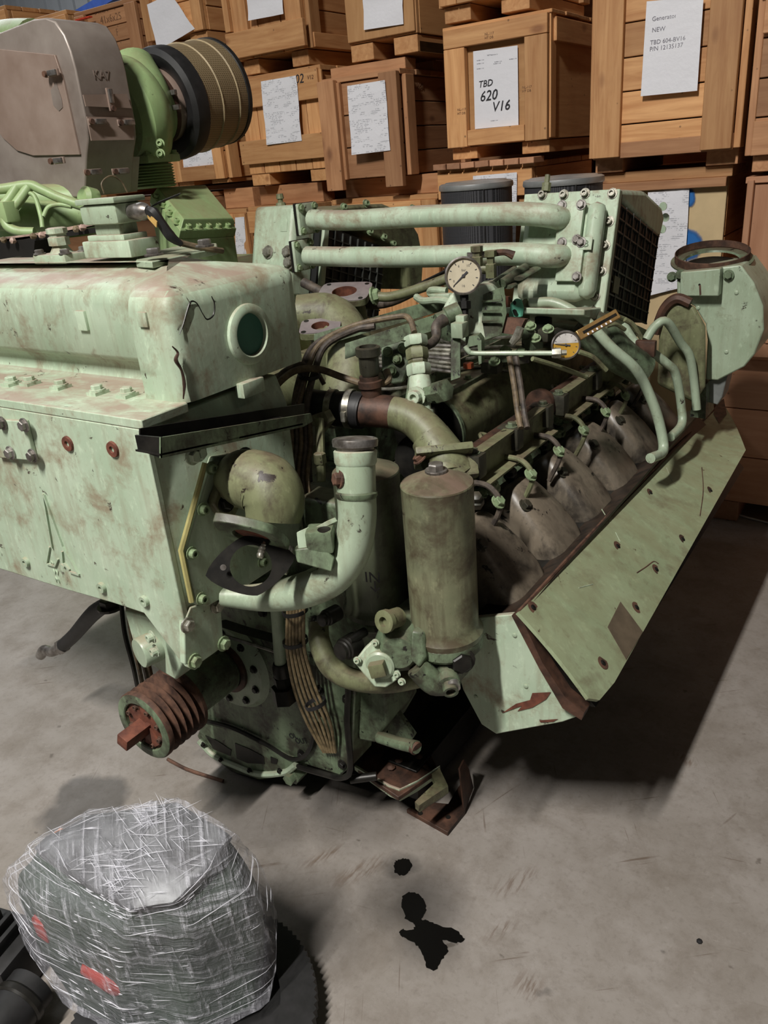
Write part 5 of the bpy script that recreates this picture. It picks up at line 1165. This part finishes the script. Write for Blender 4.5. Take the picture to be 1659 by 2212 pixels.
# --- hoses and looms behind the tank
hb_ = [([(655,1040,1.62),(650,960,1.64),(645,880,1.66),(665,800,1.68),(690,745,1.70),(760,705,1.72),(860,684,1.70),(885,690,1.68),(895,718,1.66)], .0065, M_cable),
       ([(668,1040,1.62),(664,960,1.64),(662,880,1.66),(680,800,1.68),(705,745,1.69),(770,712,1.71),(810,705,1.70)], .0075, M_cabledark),
       ([(640,1040,1.63),(640,960,1.64),(636,880,1.66),(650,810,1.68),(676,750,1.71),(740,716,1.73),(800,708,1.72)], .0075, M_cabledark),
       ([(590,860,1.66),(600,830,1.66),(640,800,1.66),(690,798,1.66),(740,815,1.66),(800,832,1.66),(838,822,1.67),(835,800,1.68)], .0075, M_cable),
       ([(585,850,1.68),(610,805,1.68),(660,790,1.68),(640,870,1.66)], .006, M_cabledark),
       ([(580,820,1.7),(640,795,1.7),(680,800,1.7),(700,830,1.7)], .005, M_cable)]
for pts_, r_, mt in hb_: part('hose', MB().tube([px(x, y, D=D_) for x, y, D_ in pts_], r_, 10, 6), mt)
part('cable_tie', MB().lathe(px(668,808,D=1.68), (.2,-.1,1), [(.022,-.004),(.025,-.004),(.025,.004),(.022,.004)], 18), M_black)
for k in range(6):
    x = 618+k*10; part('loom_cable', MB().tube([px(x,900,D=1.62), px(x+3,960,D=1.60), px(x-4,1030,D=1.60), px(x+6,1100,D=1.62)], .005, 7, 4), M_cable if k % 2 else M_cabledark)
ds = part('dipstick_tube', MB().tube([px(690,905,D=1.60), px(692,960,D=1.59), px(694,1040,D=1.58)], .009, 8, 0), M_green_olive)
part('dipstick_nut', MB().lathe(px(692,1000,D=1.585), PZ, [(.013,0),(.013,.02),(.010,.022)], 6), M_green_olive, ds)
part('rear_bracket', MB().prism([px(x, y, D=1.62) for x, y in ((655,905),(700,890),(712,912),(690,940),(680,920),(656,925))], V((0,.02,0))), M_green_olive)
part('timing_case', MB().bounds((-1.5,1.10,.42), (-.80,1.17,.80)), M_green_grimy, bevel=.01)
part('black_duct', MB().lathe(px(905,990,D=1.72), (.3,-.9,.2), [(.05,-.05),(.055,0),(.045,.004),(.001,.006)], 28), M_dark)
# --- feet
mt_ = part('engine_mount', MB().prism([px(x, y, Z=.115) for x, y in ((772,1662),(860,1722),(948,1662),(925,1618),(800,1590))], (0,0,-.012)), M_rustpipe, bevel=.002)
part('mount_lip', MB().loft([[px(x, y, Z=.119), px(x, y, Z=.119)+V((.0,.006,0)), px(x, y, Z=.119)+V((0,.006,-h_)), px(x, y, Z=.119)+V((0,0,-h_))] for x, y, h_ in ((765,1655,.012),(800,1676,.022),(840,1698,.032),(862,1706,.034),(900,1688,.030),(948,1656,.028))]), M_green, mt_, bevel=.002)
part('mount_gusset', MB().prism([px(x, y, Z=.115) for x, y in ((918,1640),(950,1660),(968,1698),(905,1740),(896,1732),(940,1690))], (0,0,-.02)), M_green_olive, mt_)
for x, y in ((905,1637),(862,1645),(845,1660)): part('dirt_lump', MB().lathe(px(x, y, Z=.117), PZ, [(.008,0),(.01,.004),(.003,.009)], 7), M_rust, mt_)
part('side_beam', MB().loft([[V((-.90,y,.03)), V((-.80,y,.03)), V((-.80,y,.12)), V((-.90,y,.12))] for y in (1.16, 2.4)]), M_dark, bevel=.003)
ft = part('foot_plate', MB().prism([px(x, y, Z=.012) for x, y in ((878,1748),(967,1798),(1004,1752),(1012,1712),(1004,1680),(990,1700),(968,1736),(905,1730))], (0,0,-.012)), M_rustpipe, bevel=.001)
part('foot_web', MB().prism([px(1000,1752,Z=.012), px(1020,1700,Z=.012), px(1010,1660,Z=.03), px(1000,1640,Z=.12), px(990,1660,Z=.12)], (.004,0,0)), M_rustpipe, ft)
for x, y in ((908,1757),(968,1765)): part('foot_hole', MB().lathe(px(x, y, Z=.0125), PZ, [(.006,0),(.006,.0006)], 12), M_dark, ft)
part('rear_foot', MB().bounds((-.95,2.2,0), (-.75,2.36,.03)), M_rustpipe)
part('left_foot', MB().bounds((-1.70,1.2,0), (-1.48,1.4,.12)), M_rustpipe)
part('left_foot', MB().bounds((-1.70,2.2,0), (-1.48,2.36,.12)), M_rustpipe)
cb = part('side_casting', MB().prism([px(x, y, Y=1.06) for x, y in ((766,1480),(826,1478),(838,1560),(812,1606),(775,1600),(764,1560))], (0,.12,0)), M_green_grimy, bevel=.006)
part('gusset', MB().prism([px(x, y, Y=1.10) for x, y in ((838,1512),(894,1590),(880,1612),(838,1590))], (0,.012,0)), M_green_grimy, cb)
part('drain_cock', MB().tube([px(820,1592,Y=1.06), px(860,1605,Y=1.05), px(900,1614,Y=1.04)], .0135, 12, 0), M_green_grimy, cb)
part('drain_cock_end', MB().lathe(px(893,1612,Y=1.042), (.9,-.2,-.15), [(.0145,0),(.0145,.01),(.008,.011)], 12), M_rust, cb)
part('drain_tube', MB().lathe(px(785,1680,Y=1.06), (-.8,-.5,-.1), [(.010,-.03),(.010,.03),(.006,.03),(.006,.0)], 12), M_dark, cb)

# steel pipe bank and block in front of the injection pump
pb = part('pump_block', MB().prism([px(x, y, D=1.86) for x, y in ((822,745),(852,728),(884,735),(886,790),(872,828),(845,832),(824,800))], V((-.3,.9,0))*.05), M_green_grimy, bevel=.006)
for k in range(7):
    y = 744+k*8
    part('fuel_pipe', MB().tube([px(786,y-4,D=1.98), px(835,y,D=1.93), px(900,y+1,D=1.88), px(950,y+2+k,D=1.84), px(985,y+3+k*1.5,D=1.82)], .0042, 8, 4), M_zinc if k % 3 else M_steel, pb)
for x, y in ((838,760),(858,775),(846,800),(870,752)): bolt(pb, px(x, y, D=1.85), (.3,-.9,.2), .008, 'hex', M_bolt)
for k, (x, y) in enumerate(((1062,792),(1085,768),(1120,772),(1150,742),(1178,722),(1140,716))):
    sc = part('linkage_clutter', MB().box(px(x, y, D=1.88), (.045,.03,.028), Matrix.Rotation(.4*k,3,'Z'), bev=.004), M_green_grimy if k % 2 else M_head)
    bolt(sc, px(x+6, y-10, D=1.86), (.2,-.5,.8), .009, 'hex', M_bolt)
for k in range(9):
    x = 1030+k*36; y = 1090-k*29
    sn_ = part('injector_nut', MB().lathe(px(x, y, D=1.56+k*.105), (.25,-.5,.8), [(.014,0),(.015,.004),(.015,.018),(.011,.020),(.011,.034),(.006,.036)], 6), M_bolt if k % 2 else M_head)
# ================================================================== second engine standing behind, left
EN2 = empty('diesel_engine', (-2.5, 2.25, 0), 'light green diesel engine at the upper left with grey turbo shroud and tan air filter', 'engine')
def part2(name, mb, mat=None, parent=None, **kw): return mb.build(name, mat or M_green_far, parent or EN2, **kw)
SY = 1.50
fo_ = [(-330,160),(-200,120),(0,70),(70,42),(98,38),(118,46),(138,75),(152,110),(163,150),(173,200),(186,262),(190,300),(186,335),(183,425),(0,440),(-330,470)]
fr_ = [px(x, y, Y=SY) for x, y in fo_]
SD = .165
shroud = part2('turbo_shroud', MB().prism(fr_, (0,SD,0)), M_stainless, bevel=.004, smooth=40)
M_tan = plain('brownish_stainless', S(160,142,131), .45, .25, .12, 6, S(138,118,106))
door = part2('shroud_door', MB().prism([px(x, y, Y=SY) for x, y in ((-300,150),(-100,118),(0,106),(122,119),(140,172),(176,334),(75,336),(40,325),(10,298),(-20,255),(-120,240),(-300,250))], (0,-.006,0)), M_tan, shroud, bevel=.001)
part2('name_plate', MB().prism([px(x, y, Y=SY-.0062) for x, y in ((110,195),(122,178),(134,215),(136,232),(128,240),(116,228))], (0,-.0012,0)), M_stainless, door)
xs_ = max(p.x for p in fr_)
def latch(x, y, D_, parent, along=(1,0,.0), n_=(0,-1,0)):
    c_ = px(x, y, D=D_); a_ = V(along).normalized(); n_ = V(n_).normalized(); b_ = n_.cross(a_); Mx = Matrix((a_, b_, n_)).transposed()
    l = part2('latch', MB().box(c_, (.055,.016,.006), Mx, bev=.001), M_tan, parent)
    part2('latch_lever', MB().box(c_+n_*.006+a_*.008, (.034,.013,.007), Mx, bev=.002), M_steel, l)
    part2('latch_hook', MB().lathe(c_+n_*.004-a_*.022, n_, [(.008,0),(.007,.006)], 12), M_rust, l)
DF = (px(120,150,Y=SY)-CAMP).dot(cF)
latch(112, 158, DF-.012, door); latch(125, 347, DF-.008, shroud)
# side of the shroud: overlapping plates and latches, on the X = const side
def xside(x, y, off=.004): return px(x, y, X=xs_+off)
for nm, poly in (('side_plate', ((178,205),(272,203),(282,234),(184,230))), ('side_plate', ((186,252),(284,255),(288,302),(196,304)))):
    part2(nm, MB().prism([xside(x, y) for x, y in poly], (.004,0,0)), M_tan, shroud)
for x, y, al in ((210,263,(0,1,0)), (272,265,(0,1,0)), (238,215,(0,0,1)), (200,372,(0,1,0)), (260,370,(0,1,0))):
    c_ = xside(x, y, .010); D_ = (c_-CAMP).dot(cF); latch(x, y, D_, shroud, al, (1,0,0))
text('faint_print', 'KA7', plain('faint_grey_stencil', S(150,134,124), .45, .2, .1, 5, bump=0), shroud, xside(203,170,.001), .03, (0,1,0), ZU)
part2('hanging_wire', MB().tube([xside(225,418,.02), xside(220,395,.02), xside(240,380,.02), xside(262,392,.02), xside(275,415,.02)], .0025, 6), M_cable, shroud)
part2('lower_shroud', MB().prism([px(x, y, Y=SY+.01) for x, y in ((-300,330),(0,350),(178,345),(176,425),(-300,440))], (0,.2,0)), M_stainless, shroud)
part2('outlet_pipe', MB().tube([px(-120,150,Y=2.15), px(-20,112,Y=2.15), px(30,100,Y=2.15), px(80,100,Y=2.15)], .09, 24), M_green_far)
part2('round_duct', MB().tube([px(-60,330,Y=1.6), px(20,318,Y=1.6), px(70,335,Y=1.62)], .06, 20), M_dark, shroud)
# compressor housing (green volute)
fc0 = px(360,226,D=2.46); fc1 = px(466,200,D=2.60); fa = (fc1-fc0).normalized()
vc = px(318,215,D=2.52); van = V((.80,.52,.22)).normalized()
vol = part2('compressor_volute', MB().lathe(fc0, fa, [(.05,-.215),(.12,-.21),(.150,-.185),(.158,-.155),(.150,-.125),(.130,-.10),(.116,-.08),(.104,-.055),(.100,-.03)], 48), M_green_far)
part2('compressor_outlet', MB().tube([px(282,150,D=2.36), px(312,215,D=2.34), px(324,290,D=2.38), px(322,345,D=2.42)], [.075,.080,.068,.058], 28), M_green_far, vol)
pf_ = px(323,345,D=2.42)
fl2 = part2('outlet_flange', MB().box(pf_, (.135,.13,.022), bev=.004), M_green_far, vol)
for dx in (-.055, .055):
    for dy in (-.052, .052): bolt(fl2, pf_+V((dx,dy,.011)), PZ, .009, 'hex', M_green_far)
prf = []
for k in range(8): prf += [(.060,.008*k),(.068,.008*k+.004)]
part2('bellows', MB().lathe(px(326,356,D=2.42), (0,0,-1), prf+[(.060,.066)], 28), M_green_far, vol)
for x, y in ((343,218),(345,245),(346,310),(347,332)): bolt(vol, px(x, y, D=2.30), (.5,-.8,.1), .009, 'cap', M_green_far)
part2('pad_block', MB().box(px(322,226,D=2.27), (.03,.03,.05), bev=.004), M_green_far, vol)
# air filter
fc0 = px(360,226,D=2.46); fc1 = px(466,200,D=2.60); fa = (fc1-fc0).normalized(); FL = (fc1-fc0).length; fR = .158
M_tanmesh = mesh_mat('dusty_tan_mesh', S(112,96,70), S(150,132,102), 170)
af = part2('air_filter', MB().lathe(fc0, fa, [(fR*.6,.0),(fR*.985,.01),(fR*.985,FL),(fR*.6,FL+.004)], 56), M_tanmesh)
part2('front_ring', MB().lathe(fc0, fa, [(fR*.66,.02),(fR*.66,-.016),(fR*.74,-.026),(fR*.90,-.028),(fR*1.0,-.018),(fR*1.02,.0),(fR*1.01,.028),(fR*.98,.03)], 56), M_black, af)
part2('rear_ring', MB().lathe(fc0+fa*FL, fa, [(fR*.98,-.014),(fR*1.0,-.010),(fR*1.0,.004),(fR*.9,.010),(.001,.010)], 56), M_black, af)
for t in (.42, .76): part2('glue_bead', MB().lathe(fc0+fa*FL*t, fa, [(fR*.98,-.004),(fR*1.005,0),(fR*.98,.004)], 56), plain('cream_glue_bead', S(170,152,118), .6), af)
part2('filter_boot', MB().lathe(fc0-fa*.045, fa, [(.099,0),(.102,.004),(.103,.03),(.108,.05),(.112,.06),(.099,.06)], 40), M_tan, af)
cl_ = part2('boot_clamp', MB().lathe(fc0-fa*.05, fa, [(.103,-.008),(.107,-.008),(.107,.008),(.103,.008)], 40), M_rustpipe, af)
for x, y in ((372,200),(381,232)): part2('clamp_screw', MB().box(px(x, y, D=2.34), (.03,.012,.014), bev=.002), M_steel, cl_)
# charge cooler hood
ck = [px(328,404,D=2.42), px(446,398,D=2.58), px(514,480,D=2.52), px(392,482,D=2.30)]
dn_ = V((-.02,.0,-1)); cn = (ck[1]-ck[0]).cross(ck[3]-ck[0]).normalized(); cn = cn if cn.z > 0 else -cn
hoodc = part2('charge_cooler', MB().prism([p-cn*.05 for p in ck], V((0,0,-.22))), M_green_far, bevel=.004)
cen = sum(ck, V((0,0,0)))/4
part2('cooler_lid', MB().loft([[p+(cen-p)*f_+cn*h_ for p in ck] for f_, h_ in ((0,-.05),(0,-.022),(.04,-.020),(.10,.0),(.13,.006))]), M_green_far, hoodc, bevel=.003)
for t in (.12,.30,.48,.66,.84): bolt(hoodc, ck[3]*(1-t)+ck[2]*t-cn*.018+(cen-(ck[3]*(1-t)+ck[2]*t))*.03, cn, .009, 'cap', M_green_far)
for t in (.15,.38,.62,.85): bolt(hoodc, ck[0]*(1-t)+ck[3]*t-cn*.018+(cen-(ck[0]*(1-t)+ck[3]*t))*.03, cn, .009, 'cap', M_green_far)
for t in (.15,.4,.65,.88): bolt(hoodc, ck[1]*(1-t)+ck[2]*t-cn*.018+(cen-(ck[1]*(1-t)+ck[2]*t))*.03, cn, .007, 'cap', M_green_far)
# heads, pipes and rails at the left
part2('water_log', MB().tube([px(-120,470,D=2.05), px(20,464,D=2.08), px(130,468,D=2.12), px(280,456,D=2.16)], .040, 20), M_green_far)
part2('upper_log', MB().tube([px(-120,428,D=2.25), px(60,432,D=2.25), px(200,430,D=2.25)], .042, 20), M_green_far)
for x, y in ((40,500),(150,492),(-70,508)): part2('valve_cover', MB().lathe(px(x, y+18, D=2.25), PZ, [(.090,0),(.082,.03),(.070,.05),(.040,.062),(.001,.066)], 20), M_green_far)
lp = [[(-30,408),(5,408),(62,400),(90,410),(140,432),(250,468)], [(38,402),(20,430),(-2,455)], [(62,404),(42,432),(24,455)], [(10,462),(16,488),(40,500),(75,502)], [(92,492),(88,465),(75,425),(58,415)], [(94,468),(105,448),(128,442),(155,446)]]
for i, l in enumerate(lp): part2('breather_pipe', MB().tube([px(x, y, D=2.0) for x, y in l], .0125 if i < 4 else .006, 12), M_green_far)
part2('pipe_block', MB().box(px(14,458,D=2.0), (.05,.04,.05), bev=.005), M_green_far)
part2('round_knob', MB().lathe(px(190,428,D=2.15), (0,-1,.3), [(.03,-.02),(.03,.01),(.02,.02)], 16), M_green_far)
part2('crankcase', MB().loft([[V((x,y,z)) for x, z in ((-3.2,.06),(-2.25,.06),(-2.15,.55),(-2.15,1.08),(-3.2,1.08))] for y in (1.75, 2.72)]), M_green_far, bevel=.02)
part2('crankcase_feet', MB().bounds((-3.1,1.9,0), (-2.2,2.6,.06)), M_dark)
# ================================================================== stretch-wrapped bundle in the foreground
def ringfn(pix, z, n=72):
    P_ = [px(q[0], q[1], Z=(q[2] if len(q) > 2 else z)) for q in pix]; c_ = sum(P_, V((0,0,0)))/len(P_)
    pol = sorted(((math.atan2(p.y-c_.y, p.x-c_.x), math.hypot(p.x-c_.x, p.y-c_.y), p.z) for p in P_)); out = []
    pol = [(pol[-1][0]-2*math.pi,)+pol[-1][1:]]+pol+[(pol[0][0]+2*math.pi,)+pol[0][1:]]
    for k in range(n):
        a = -math.pi+2*math.pi*k/n
        for (a0, r0, z0), (a1, r1, z1) in zip(pol, pol[1:]):
            if a0 <= a <= a1:
                da = max(a1-a0, 1e-6); x = a-a0           # straight edge between the two corners
                r_ = r0*r1*math.sin(da)/(r0*math.sin(x)+r1*math.sin(da-x)) if da < 2.9 else r0+(r1-r0)*x/da
                zz = z0+(z1-z0)*x/da; break
        out.append(V((c_.x+math.cos(a)*r_, c_.y+math.sin(a)*r_, zz)))
    return out
RIM = [(58,1812,.37),(190,1750,.40),(385,1722,.42),(503,1792,.40),(450,1875,.385),(378,1948,.37),(282,1963,.365),(150,1888,.36)]
LP = [(.36, [(36,1840,.345),(180,1772,.37),(392,1745,.385),(522,1812,.37),(495,1890,.355),(392,1966,.345),(278,1984,.34),(128,1905,.335)]),
      (.30, [(10,1885),(170,1800),(400,1780),(560,1862),(560,1940),(420,2020),(272,2035),(80,1960)]),
      (.20, [(12,1945),(180,1850),(420,1840),(592,1935),(592,2030),(430,2110),(262,2120),(70,2030)]),
      (.12, [(50,2040),(190,1915),(430,1900),(600,2035),(592,2110),(420,2195),(265,2195),(98,2105)]),
      (.066, [(112,2115),(220,1990),(440,1960),(590,2095),(580,2175),(420,2245),(275,2245),(140,2175)])]
rim = ringfn(RIM, .38); rc0 = sum(rim, V((0,0,0)))/len(rim)
inner = [[rc0+(p-rc0)*f_+V((0,0,h_)) for p in rim] for f_, h_ in ((.12,.012),(.45,.014),(.78,.009),(.93,.003))]
loops = [rim]+[ringfn(p, z) for z, p in LP]
def dens(loops, k=4):
    out = [catmull([l[j] for l in loops], k) for j in range(len(loops[0]))]
    return [[out[j][i] for j in range(len(out))] for i in range(len(out[0]))]
big = inner+dens(loops)
ct = rc0
BND = empty('wrapped_bundle', (ct.x-.15, ct.y+.10, 0), 'machine parts bundled in crinkled clear stretch film in the left foreground', 'bundle')
def film_mat():
    n = NT('clear_stretch_film'); p = n.pos()
    def streak(rot, sc, lo, hi):
        r = n.n('ShaderNodeVectorRotate', rotation_type='EULER_XYZ', i_Vector=p, i_Rotation=rot).outputs[0]
        q = n.n('ShaderNodeVectorMath', operation='MULTIPLY', i_0=r, i_1=sc).outputs[0]
        f = n.noise(q, 1.0, 5, .62, .25); return f, n.ramp(f, lo, hi)
    f1, s1 = streak((.12,-.20,0), (5,5,85), .54, .74); f2, s2 = streak((0,.1,.75), (5,90,14), .54, .74); f3, s3 = streak((.3,.1,-.5), (7,110,20), .60, .78)
    s = n.math('MAXIMUM', n.math('MAXIMUM', s1, s2), s3)
    h = n.math('ADD', n.math('ADD', f1, f2), n.math('MULTIPLY', f3, .8))
    n.bump(h, 1.0, .014)
    alpha = n.math('ADD', n.math('MULTIPLY', s, .58), .15, True)
    n.put(n.bsdf.inputs['Alpha'], alpha)
    return n.done(S(226,226,236), .16, 0, .9)
film = MB().loft(big, caps=True)
for i in range(len(film.v)):
    v = film.v[i]; film.v[i] = v+V((random.uniform(-1,1), random.uniform(-1,1), random.uniform(-1,1)))*.0022
part_b = lambda nm, mb, mt, **kw: mb.build(nm, mt, BND, **kw)
part_b('stretch_film', film, film_mat(), smooth=70)
M_glint = NT('film_glint_white'); M_glint.put(M_glint.bsdf.inputs['Alpha'], .5); M_glint = M_glint.done(S(236,236,244), .12, 0, .9)  # whitish strands along the folds, painted glints of the film
rf = random.Random(3); fb_ = MB(); nr, nc = len(big), len(big[0])
def samp(r_, c_):
    r_ = max(0, min(nr-1.001, r_)); i = int(r_); t = r_-i; c_ %= nc; j = int(c_); u = c_-j; j2 = (j+1) % nc
    return (big[i][j]*(1-u)+big[i][j2]*u)*(1-t)+(big[i+1][j]*(1-u)+big[i+1][j2]*u)*t
cm_ = sum(big[8], V((0,0,0)))/nc
for k in range(330):
    r0 = rf.uniform(4, nr-3); c0 = rf.uniform(0, nc); L = rf.choice((.8,1.2,1.6,2.5,6)); dr = rf.uniform(-.22,.22) if r0 > 6 else rf.uniform(-.5,.5); pts_ = []
    for q in range(6):
        p = samp(r0+dr*L*q/5*.5, c0+L*q/5); pts_.append(p+(p-cm_).normalized()*.0012+V((0,0,.0008)))
    if (pts_[2]-cm_).dot(V((.8,.25,0))) > .02 and rf.random() < .6: continue  # glint strands thinned out on the right-hand side
    w_ = rf.uniform(.0003,.0010); fb_.tube(pts_, [.0001,w_,w_,.0001], 5, 2)
for k in range(170):  # short glint strands scattered over the flat top
    a_ = rf.choice((-.35,-.3,.55,.6,1.2))+rf.gauss(0,.12); l_ = rf.uniform(.012,.07); f_ = .92*math.sqrt(rf.random()); j = rf.uniform(0,nc)
    p = rc0+(samp(4,j)-rc0)*f_+V((0,0,.0145*(1-f_**3))); d = V((math.cos(a_), math.sin(a_), 0))*l_*.5
    fz_ = lambda q: q+V((0,0,.0012))
    w_ = rf.uniform(.0003,.0009); fb_.tube([fz_(p-d), fz_(p), fz_(p+d)], [.0001,w_,.0001], 5, 2)
part_b('film_fold_glints', fb_, M_glint, kind='stuff')
part_b('green_casing', MB().loft([[c_+(p-c_)*.90+V((0,0,-.004)) for p in l] for l in big[6:] for c_ in [sum(l, V((0,0,0)))/len(l)]]), plain('dull_green_casing', S(74,90,76), .5, .1, .2, 5, S(58,68,60)), smooth=60)
c5 = sum(big[12], V((0,0,0)))/len(big[12])
part_b('top_casting', MB().loft([[c_+(p-c_)*.955+V((0,0,-.006)) for p in l] for l in big[:7] for c_ in [sum(l, V((0,0,0)))/len(l)]]), plain('grey_alloy_casting', S(120,122,124), .5, .3, .2, 14, S(58,58,58)), smooth=60)
M_redp = plain('red_oxide_paint', S(168,62,52), .5, 0, .1)
part_b('red_part', MB().tube([px(190,2080,Z=.16), px(260,2110,Z=.15), px(330,2120,Z=.14)], [.02,.03,.02], 12), M_redp)
part_b('red_part', MB().box(px(105,1995,Z=.21), (.04,.04,.05), bev=.01), M_redp)
part_b('orange_tag', MB().box(px(135,1802,Z=.362), (.03,.014,.006), bev=.002), plain('orange_label', S(214,126,60), .5))
part_b('pipe_end', MB().lathe(px(196,1800,Z=.362), (.15,-.35,.9), [(.026,-.06),(.027,0),(.026,.012),(.019,.014),(.019,.0)], 24), M_alu)
# black toothed ring gear lying under the bundle
rc_ = px(420,2190,Z=.05)+V((.0,.0,0)); rcx = V((rc_.x, rc_.y, 0)); rr0 = (px(682,2185,Z=.06)-V((rc_.x,rc_.y,.06))).length
RG = empty('ring_gear', rcx, 'black toothed flywheel ring lying flat under the wrapped bundle', 'gear')
N = 96; outl = []
for k in range(N*2):
    a = math.pi*k/N; r_ = rr0*(1.0 if k % 2 else .975); outl.append(rcx+V((math.cos(a)*r_, math.sin(a)*r_, .034)))
inn = [rcx+V((math.cos(math.pi*k/N)*rr0*.70, math.sin(math.pi*k/N)*rr0*.70, .034)) for k in range(N*2)]
MB().ringplate(outl, inn, (0,0,.022)).build('toothed_rim', M_black, RG, smooth=0)
MB().lathe(rcx, PZ, [(rr0*.60,0),(rr0*.90,.0),(rr0*.92,.034),(rr0*.74,.036),(rr0*.60,.03)], 64).build('ring_body', M_black, RG)
# black finned part at the lower left corner
FC = px(20,2080,Z=.0)
FN = empty('finned_motor', (FC.x, FC.y, 0), 'black finned motor part at the lower left photo corner', 'motor part')
fz = .10
p = px(-25,2040,Z=fz)
MB().box(V((p.x-.06,p.y,fz/2)), (.26,.12,fz), Matrix.Rotation(.25,3,'Z'), bev=.006).build('motor_body', M_black, FN)
for k in range(7):
    q = p+Matrix.Rotation(.25,3,'Z') @ V((-.13+k*.028,-.0,0)); MB().box(V((q.x,q.y,fz+.012)), (.010,.11,.028), Matrix.Rotation(.25,3,'Z'), bev=.002).build('cooling_fin', M_black, FN)
MB().cyl(px(70,2130,Z=.07), px(-60,2300,Z=.07), .045, None, 24).build('motor_barrel', M_black, FN)
MB().lathe(px(50,2156,Z=.07), (px(-60,2300,Z=.07)-px(70,2130,Z=.07)), [(.046,0),(.049,.004),(.049,.014),(.046,.018)], 24).build('barrel_band', M_dark, FN)
# ================================================================== small things on the floor
def oilmat():
    n = NT('wet_black_oil'); n.bump(n.noise(n.pos(), 40, 4), .05, .001); return n.done(S(14,13,12), .22)
M_oil = oilmat()
def spill(label, pts_):
    P_ = [px(x, y, Z=.0) for x, y in pts_]; q = catmull(P_+[P_[0]], 5)[:-1]
    q = [p+V((random.uniform(-1,1), random.uniform(-1,1), 0))*.0022 for p in q]
    o = MB().prism([p+V((0,0,.0003)) for p in q], (0,0,.0012)).build('oil_spill', M_oil, smooth=0); tag(o, label, 'oil spill', 'black oil spills on the floor')
spill('small round black oil spot on concrete in front of the engine foot', [(850,1872),(858,1858),(876,1855),(888,1864),(887,1880),(874,1890),(856,1888)])
spill('large ragged black oil puddle on the concrete, cross-shaped', [(866,1952),(872,1935),(892,1928),(912,1940),(920,1962),(912,1985),(925,1990),(950,2000),(985,2010),(1003,2030),(985,2036),(955,2032),(968,2050),(958,2070),(940,2096),(924,2090),(912,2062),(900,2042),(880,2028),(864,2020),(870,2008),(890,2010),(896,1996),(876,1985)])
o = MB().tube([px(362,1640,Z=.012), px(400,1660,Z=.008), px(440,1674,Z=.006), px(482,1687,Z=.005)], .0045, 8).build('rusty_rod', M_rust); tag(o, 'thin rusty bent rod on the floor below the pulley', 'rod')
o = MB().tube([px(1598,1113,Z=.005), px(1630,1122,Z=.005), px(1675,1133,Z=.005)], .004, 6).build('white_strip', plain('white_plastic_strip', S(226,224,216), .4)); tag(o, 'thin white plastic strip on the floor at the right edge', 'strip')
o = MB().lathe(px(1511,2034,Z=.0), PZ, [(.006,0),(.005,.003),(.001,.004)], 7).build('dirt_crumb', M_black); tag(o, 'tiny black dirt crumb on bare concrete at lower right', 'debris')
